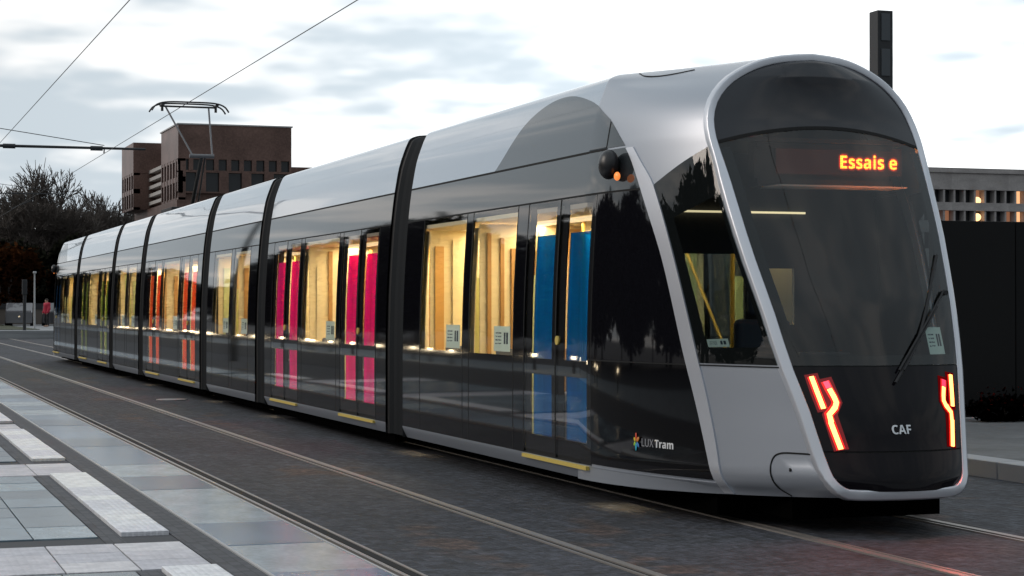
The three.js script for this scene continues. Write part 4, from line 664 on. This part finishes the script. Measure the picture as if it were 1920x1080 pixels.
// ---------------------------------------------------------------- street at the far left
structure('side_road', plane(-160, -60, -26, -3.5, 0.16, 1), new THREE.MeshStandardMaterial({ map: rep(asphaltTex, 0.2, 0.2), roughness: 0.6 }));
{
  const rise = structure('raised_pavement', box(-180, -82, -0.3, 0.42, -14, 3.6), new THREE.MeshStandardMaterial({ map: rep(stoneTex(420, 0.56, 0.57, 0.58, 1), 0.3, 0.3), roughness: 0.7 }));
  structure('grass_verge', box(-180, -86, 0.42, 0.45, -2.6, 2.5), std([0.05, 0.055, 0.025], 0.95));
  const l = thing('street_lamp', 'slim pale lamp post on the far left pavement', 'street lamp', [-91.5, 0.42, -2.8]); part(l, 'post', rod([0, 0, 0], [0, 3.2, 0], 0.06, 0.04, 10), std([0.45, 0.46, 0.47], 0.5)); part(l, 'lamp_head', box(-0.1, 0.25, 3.16, 3.28, -0.09, 0.09, 0.03), std([0.45, 0.46, 0.47], 0.5));
  const p = thing('signal_post', 'black short post on the far left pavement', 'post', [-84, 0.42, -1.62]); part(p, 'post', rod([0, 0, 0], [0, 1.9, 0], 0.09, 0.09, 10), M.mast); part(p, 'signal_head', box(-0.12, 0.12, 1.9, 2.7, -0.13, 0.13, 0.03), M.mast);
  for (const [k, z] of [[0, 0.2], [1, -0.9]]) { const q = thing('signal_post', ['thin dark post at the very left edge', 'thin dark post left of the black one'][k], 'post', [-100 - k * 3, 0.42, z - 0.6]); part(q, 'post', rod([0, 0, 0], [0, 2.6, 0], 0.06, 0.05, 8), M.mast); part(q, 'sign_plate', box(-0.02, 0.02, 2.1, 2.6, -0.2, 0.2), std([0.18, 0.18, 0.19], 0.6)); }
  const w = thing('garden_wall', 'low brown wall with a dark coping behind the person', 'wall', [-118, 0.42, 0]); part(w, 'wall', boxM(-0.3, 0, 0, 1.1, -9, 3), std([0.13, 0.11, 0.095], 0.9)); part(w, 'coping', box(-0.36, 0.06, 1.1, 1.5, -9.05, 3.05), std([0.03, 0.03, 0.033], 0.8));
  for (let k = 0; k < 4; k++) { const c = thing('parked_car', ['dark parked car at the far left edge behind the posts', 'maroon parked car left of the lamp post', 'grey parked car behind the lamp post', 'dark parked car behind the person in red'][k], 'car', [-110, 0.42, 1.2 - k * 2.35], 'cars parked in the distance'); const cm = phys([[0.02, 0.02, 0.025], [0.14, 0.012, 0.03], [0.12, 0.12, 0.13], [0.03, 0.03, 0.035]][k], 0.3, { clearcoat: 1 }); const sh = new THREE.Shape([[-2.1, 0.25], [2.1, 0.25], [2.12, 0.75], [1.3, 0.9], [0.75, 1.42], [-0.9, 1.45], [-1.7, 0.95], [-2.1, 0.85]].map((q) => new THREE.Vector2(...q))); const g = new THREE.ExtrudeGeometry(sh, { depth: 1.6, bevelEnabled: true, bevelSize: 0.06, bevelThickness: 0.06, bevelSegments: 2 }).translate(0, 0, -0.8).rotateY(Math.PI / 2 + 1.45); part(c, 'body', g, cm); const wg = new THREE.CylinderGeometry(0.31, 0.31, 0.2, 14).rotateX(Math.PI / 2); for (const [a, b] of [[-1.3, -0.8], [-1.3, 0.8], [1.3, -0.8], [1.3, 0.8]]) part(c, 'wheel', wg.clone().translate(a, 0.31, b).rotateY(Math.PI / 2 + 1.45), M.dark); part(c, 'windscreen', box(0.82, 0.86, 0.95, 1.36, -0.7, 0.7).rotateY(Math.PI / 2 + 1.45), paneDark); }
}
{ // person in a red jacket, walking at the far left
  const t = thing('person', 'person in a red jacket and dark trousers standing by the far cab', 'person', [-100.5, 0.42, -4.35]); t.rotation.y = 0.5;
  const J = { pel: [0, 0.95, 0], chest: [0, 1.32, 0.02], neck: [0, 1.48, 0.02], head: [0, 1.63, 0.04], sl: [-0.19, 1.41, 0], sr: [0.19, 1.41, 0], el: [-0.27, 1.13, -0.02], er: [0.27, 1.13, 0.02], wl: [-0.25, 0.90, 0.12], wr: [0.25, 0.90, 0.14], hl: [-0.10, 0.92, 0], hr: [0.10, 0.92, 0], kl: [-0.12, 0.50, 0.06], kr: [0.12, 0.50, 0.02], al: [-0.12, 0.09, -0.04], ar: [0.12, 0.09, 0.0], tl: [-0.13, 0.04, 0.13], tr: [0.13, 0.04, 0.17], fl: [-0.24, 0.80, 0.16], fr: [0.24, 0.80, 0.18] };
  const bonesAll = [['pel', 'chest', 0.15, 0.17], ['chest', 'neck', 0.14, 0.06], ['neck', 'head', 0.055, 0.10], ['sl', 'el', 0.06, 0.045], ['el', 'wl', 0.045, 0.032], ['wl', 'fl', 0.034, 0.022], ['sr', 'er', 0.06, 0.045], ['er', 'wr', 0.045, 0.032], ['wr', 'fr', 0.034, 0.022], ['sl', 'sr', 0.07, 0.07], ['hl', 'kl', 0.088, 0.06], ['kl', 'al', 0.06, 0.04], ['al', 'tl', 0.045, 0.035], ['hr', 'kr', 0.088, 0.06], ['kr', 'ar', 0.06, 0.04], ['ar', 'tr', 0.045, 0.035]];
  const build = (bones, grow, res, mat, name) => {
    const mc = new MarchingCubes(res, mat, false, false, 60000); mc.isolation = 0; const S = 0.95;
    for (let z = 0; z < res; z++) for (let y = 0; y < res; y++) for (let x = 0; x < res; x++) {
      const p = V((x - res / 2) / (res / 2) * S, (y - res / 2) / (res / 2) * S + 0.9, (z - res / 2) / (res / 2) * S); let acc = 0;
      for (const [a, b, r0, r1] of bones) { const A = V(...J[a]), d = V(...J[b]).sub(A), q = p.clone().sub(A), h = clamp(q.dot(d) / d.lengthSq()); const dist = q.addScaledVector(d, -h).length() - lerp(r0, r1, h) - grow; acc += Math.exp(-40 * dist); }
      mc.field[res * res * z + res * y + x] = Math.log(Math.max(acc, 1e-30)) / 40;
    }
    mc.update(); const n = mc.count, g = new THREE.BufferGeometry(); const P = mc.positionArray.slice(0, n * 3), Nn = mc.normalArray.slice(0, n * 3);
    for (let k = 0; k < n; k++) { P[k * 3] *= S; P[k * 3 + 1] = P[k * 3 + 1] * S + 0.9; P[k * 3 + 2] *= S; }
    g.setAttribute('position', new THREE.Float32BufferAttribute(P, 3)); g.setAttribute('normal', new THREE.Float32BufferAttribute(Nn, 3)); part(t, name, g, mat);
  };
  build(bonesAll, 0, 56, std([0.42, 0.27, 0.20], 0.7), 'body');
  build(bonesAll.filter((b) => ['pel', 'chest', 'sl', 'el', 'sr', 'er'].includes(b[0]) && b[1] !== 'neck'), 0.03, 56, std([0.42, 0.02, 0.05], 0.8), 'jacket');
  build(bonesAll.filter((b) => ['hl', 'kl', 'hr', 'kr'].includes(b[0])), 0.02, 56, std([0.015, 0.015, 0.018], 0.85), 'trousers');
  const hair = new THREE.SphereGeometry(0.112, 16, 10, 0, Math.PI * 2, 0, 1.7).translate(0, 1.655, 0.02); part(t, 'hair', hair, std([0.03, 0.022, 0.016], 0.8));
}
renderer.render(scene, camera);
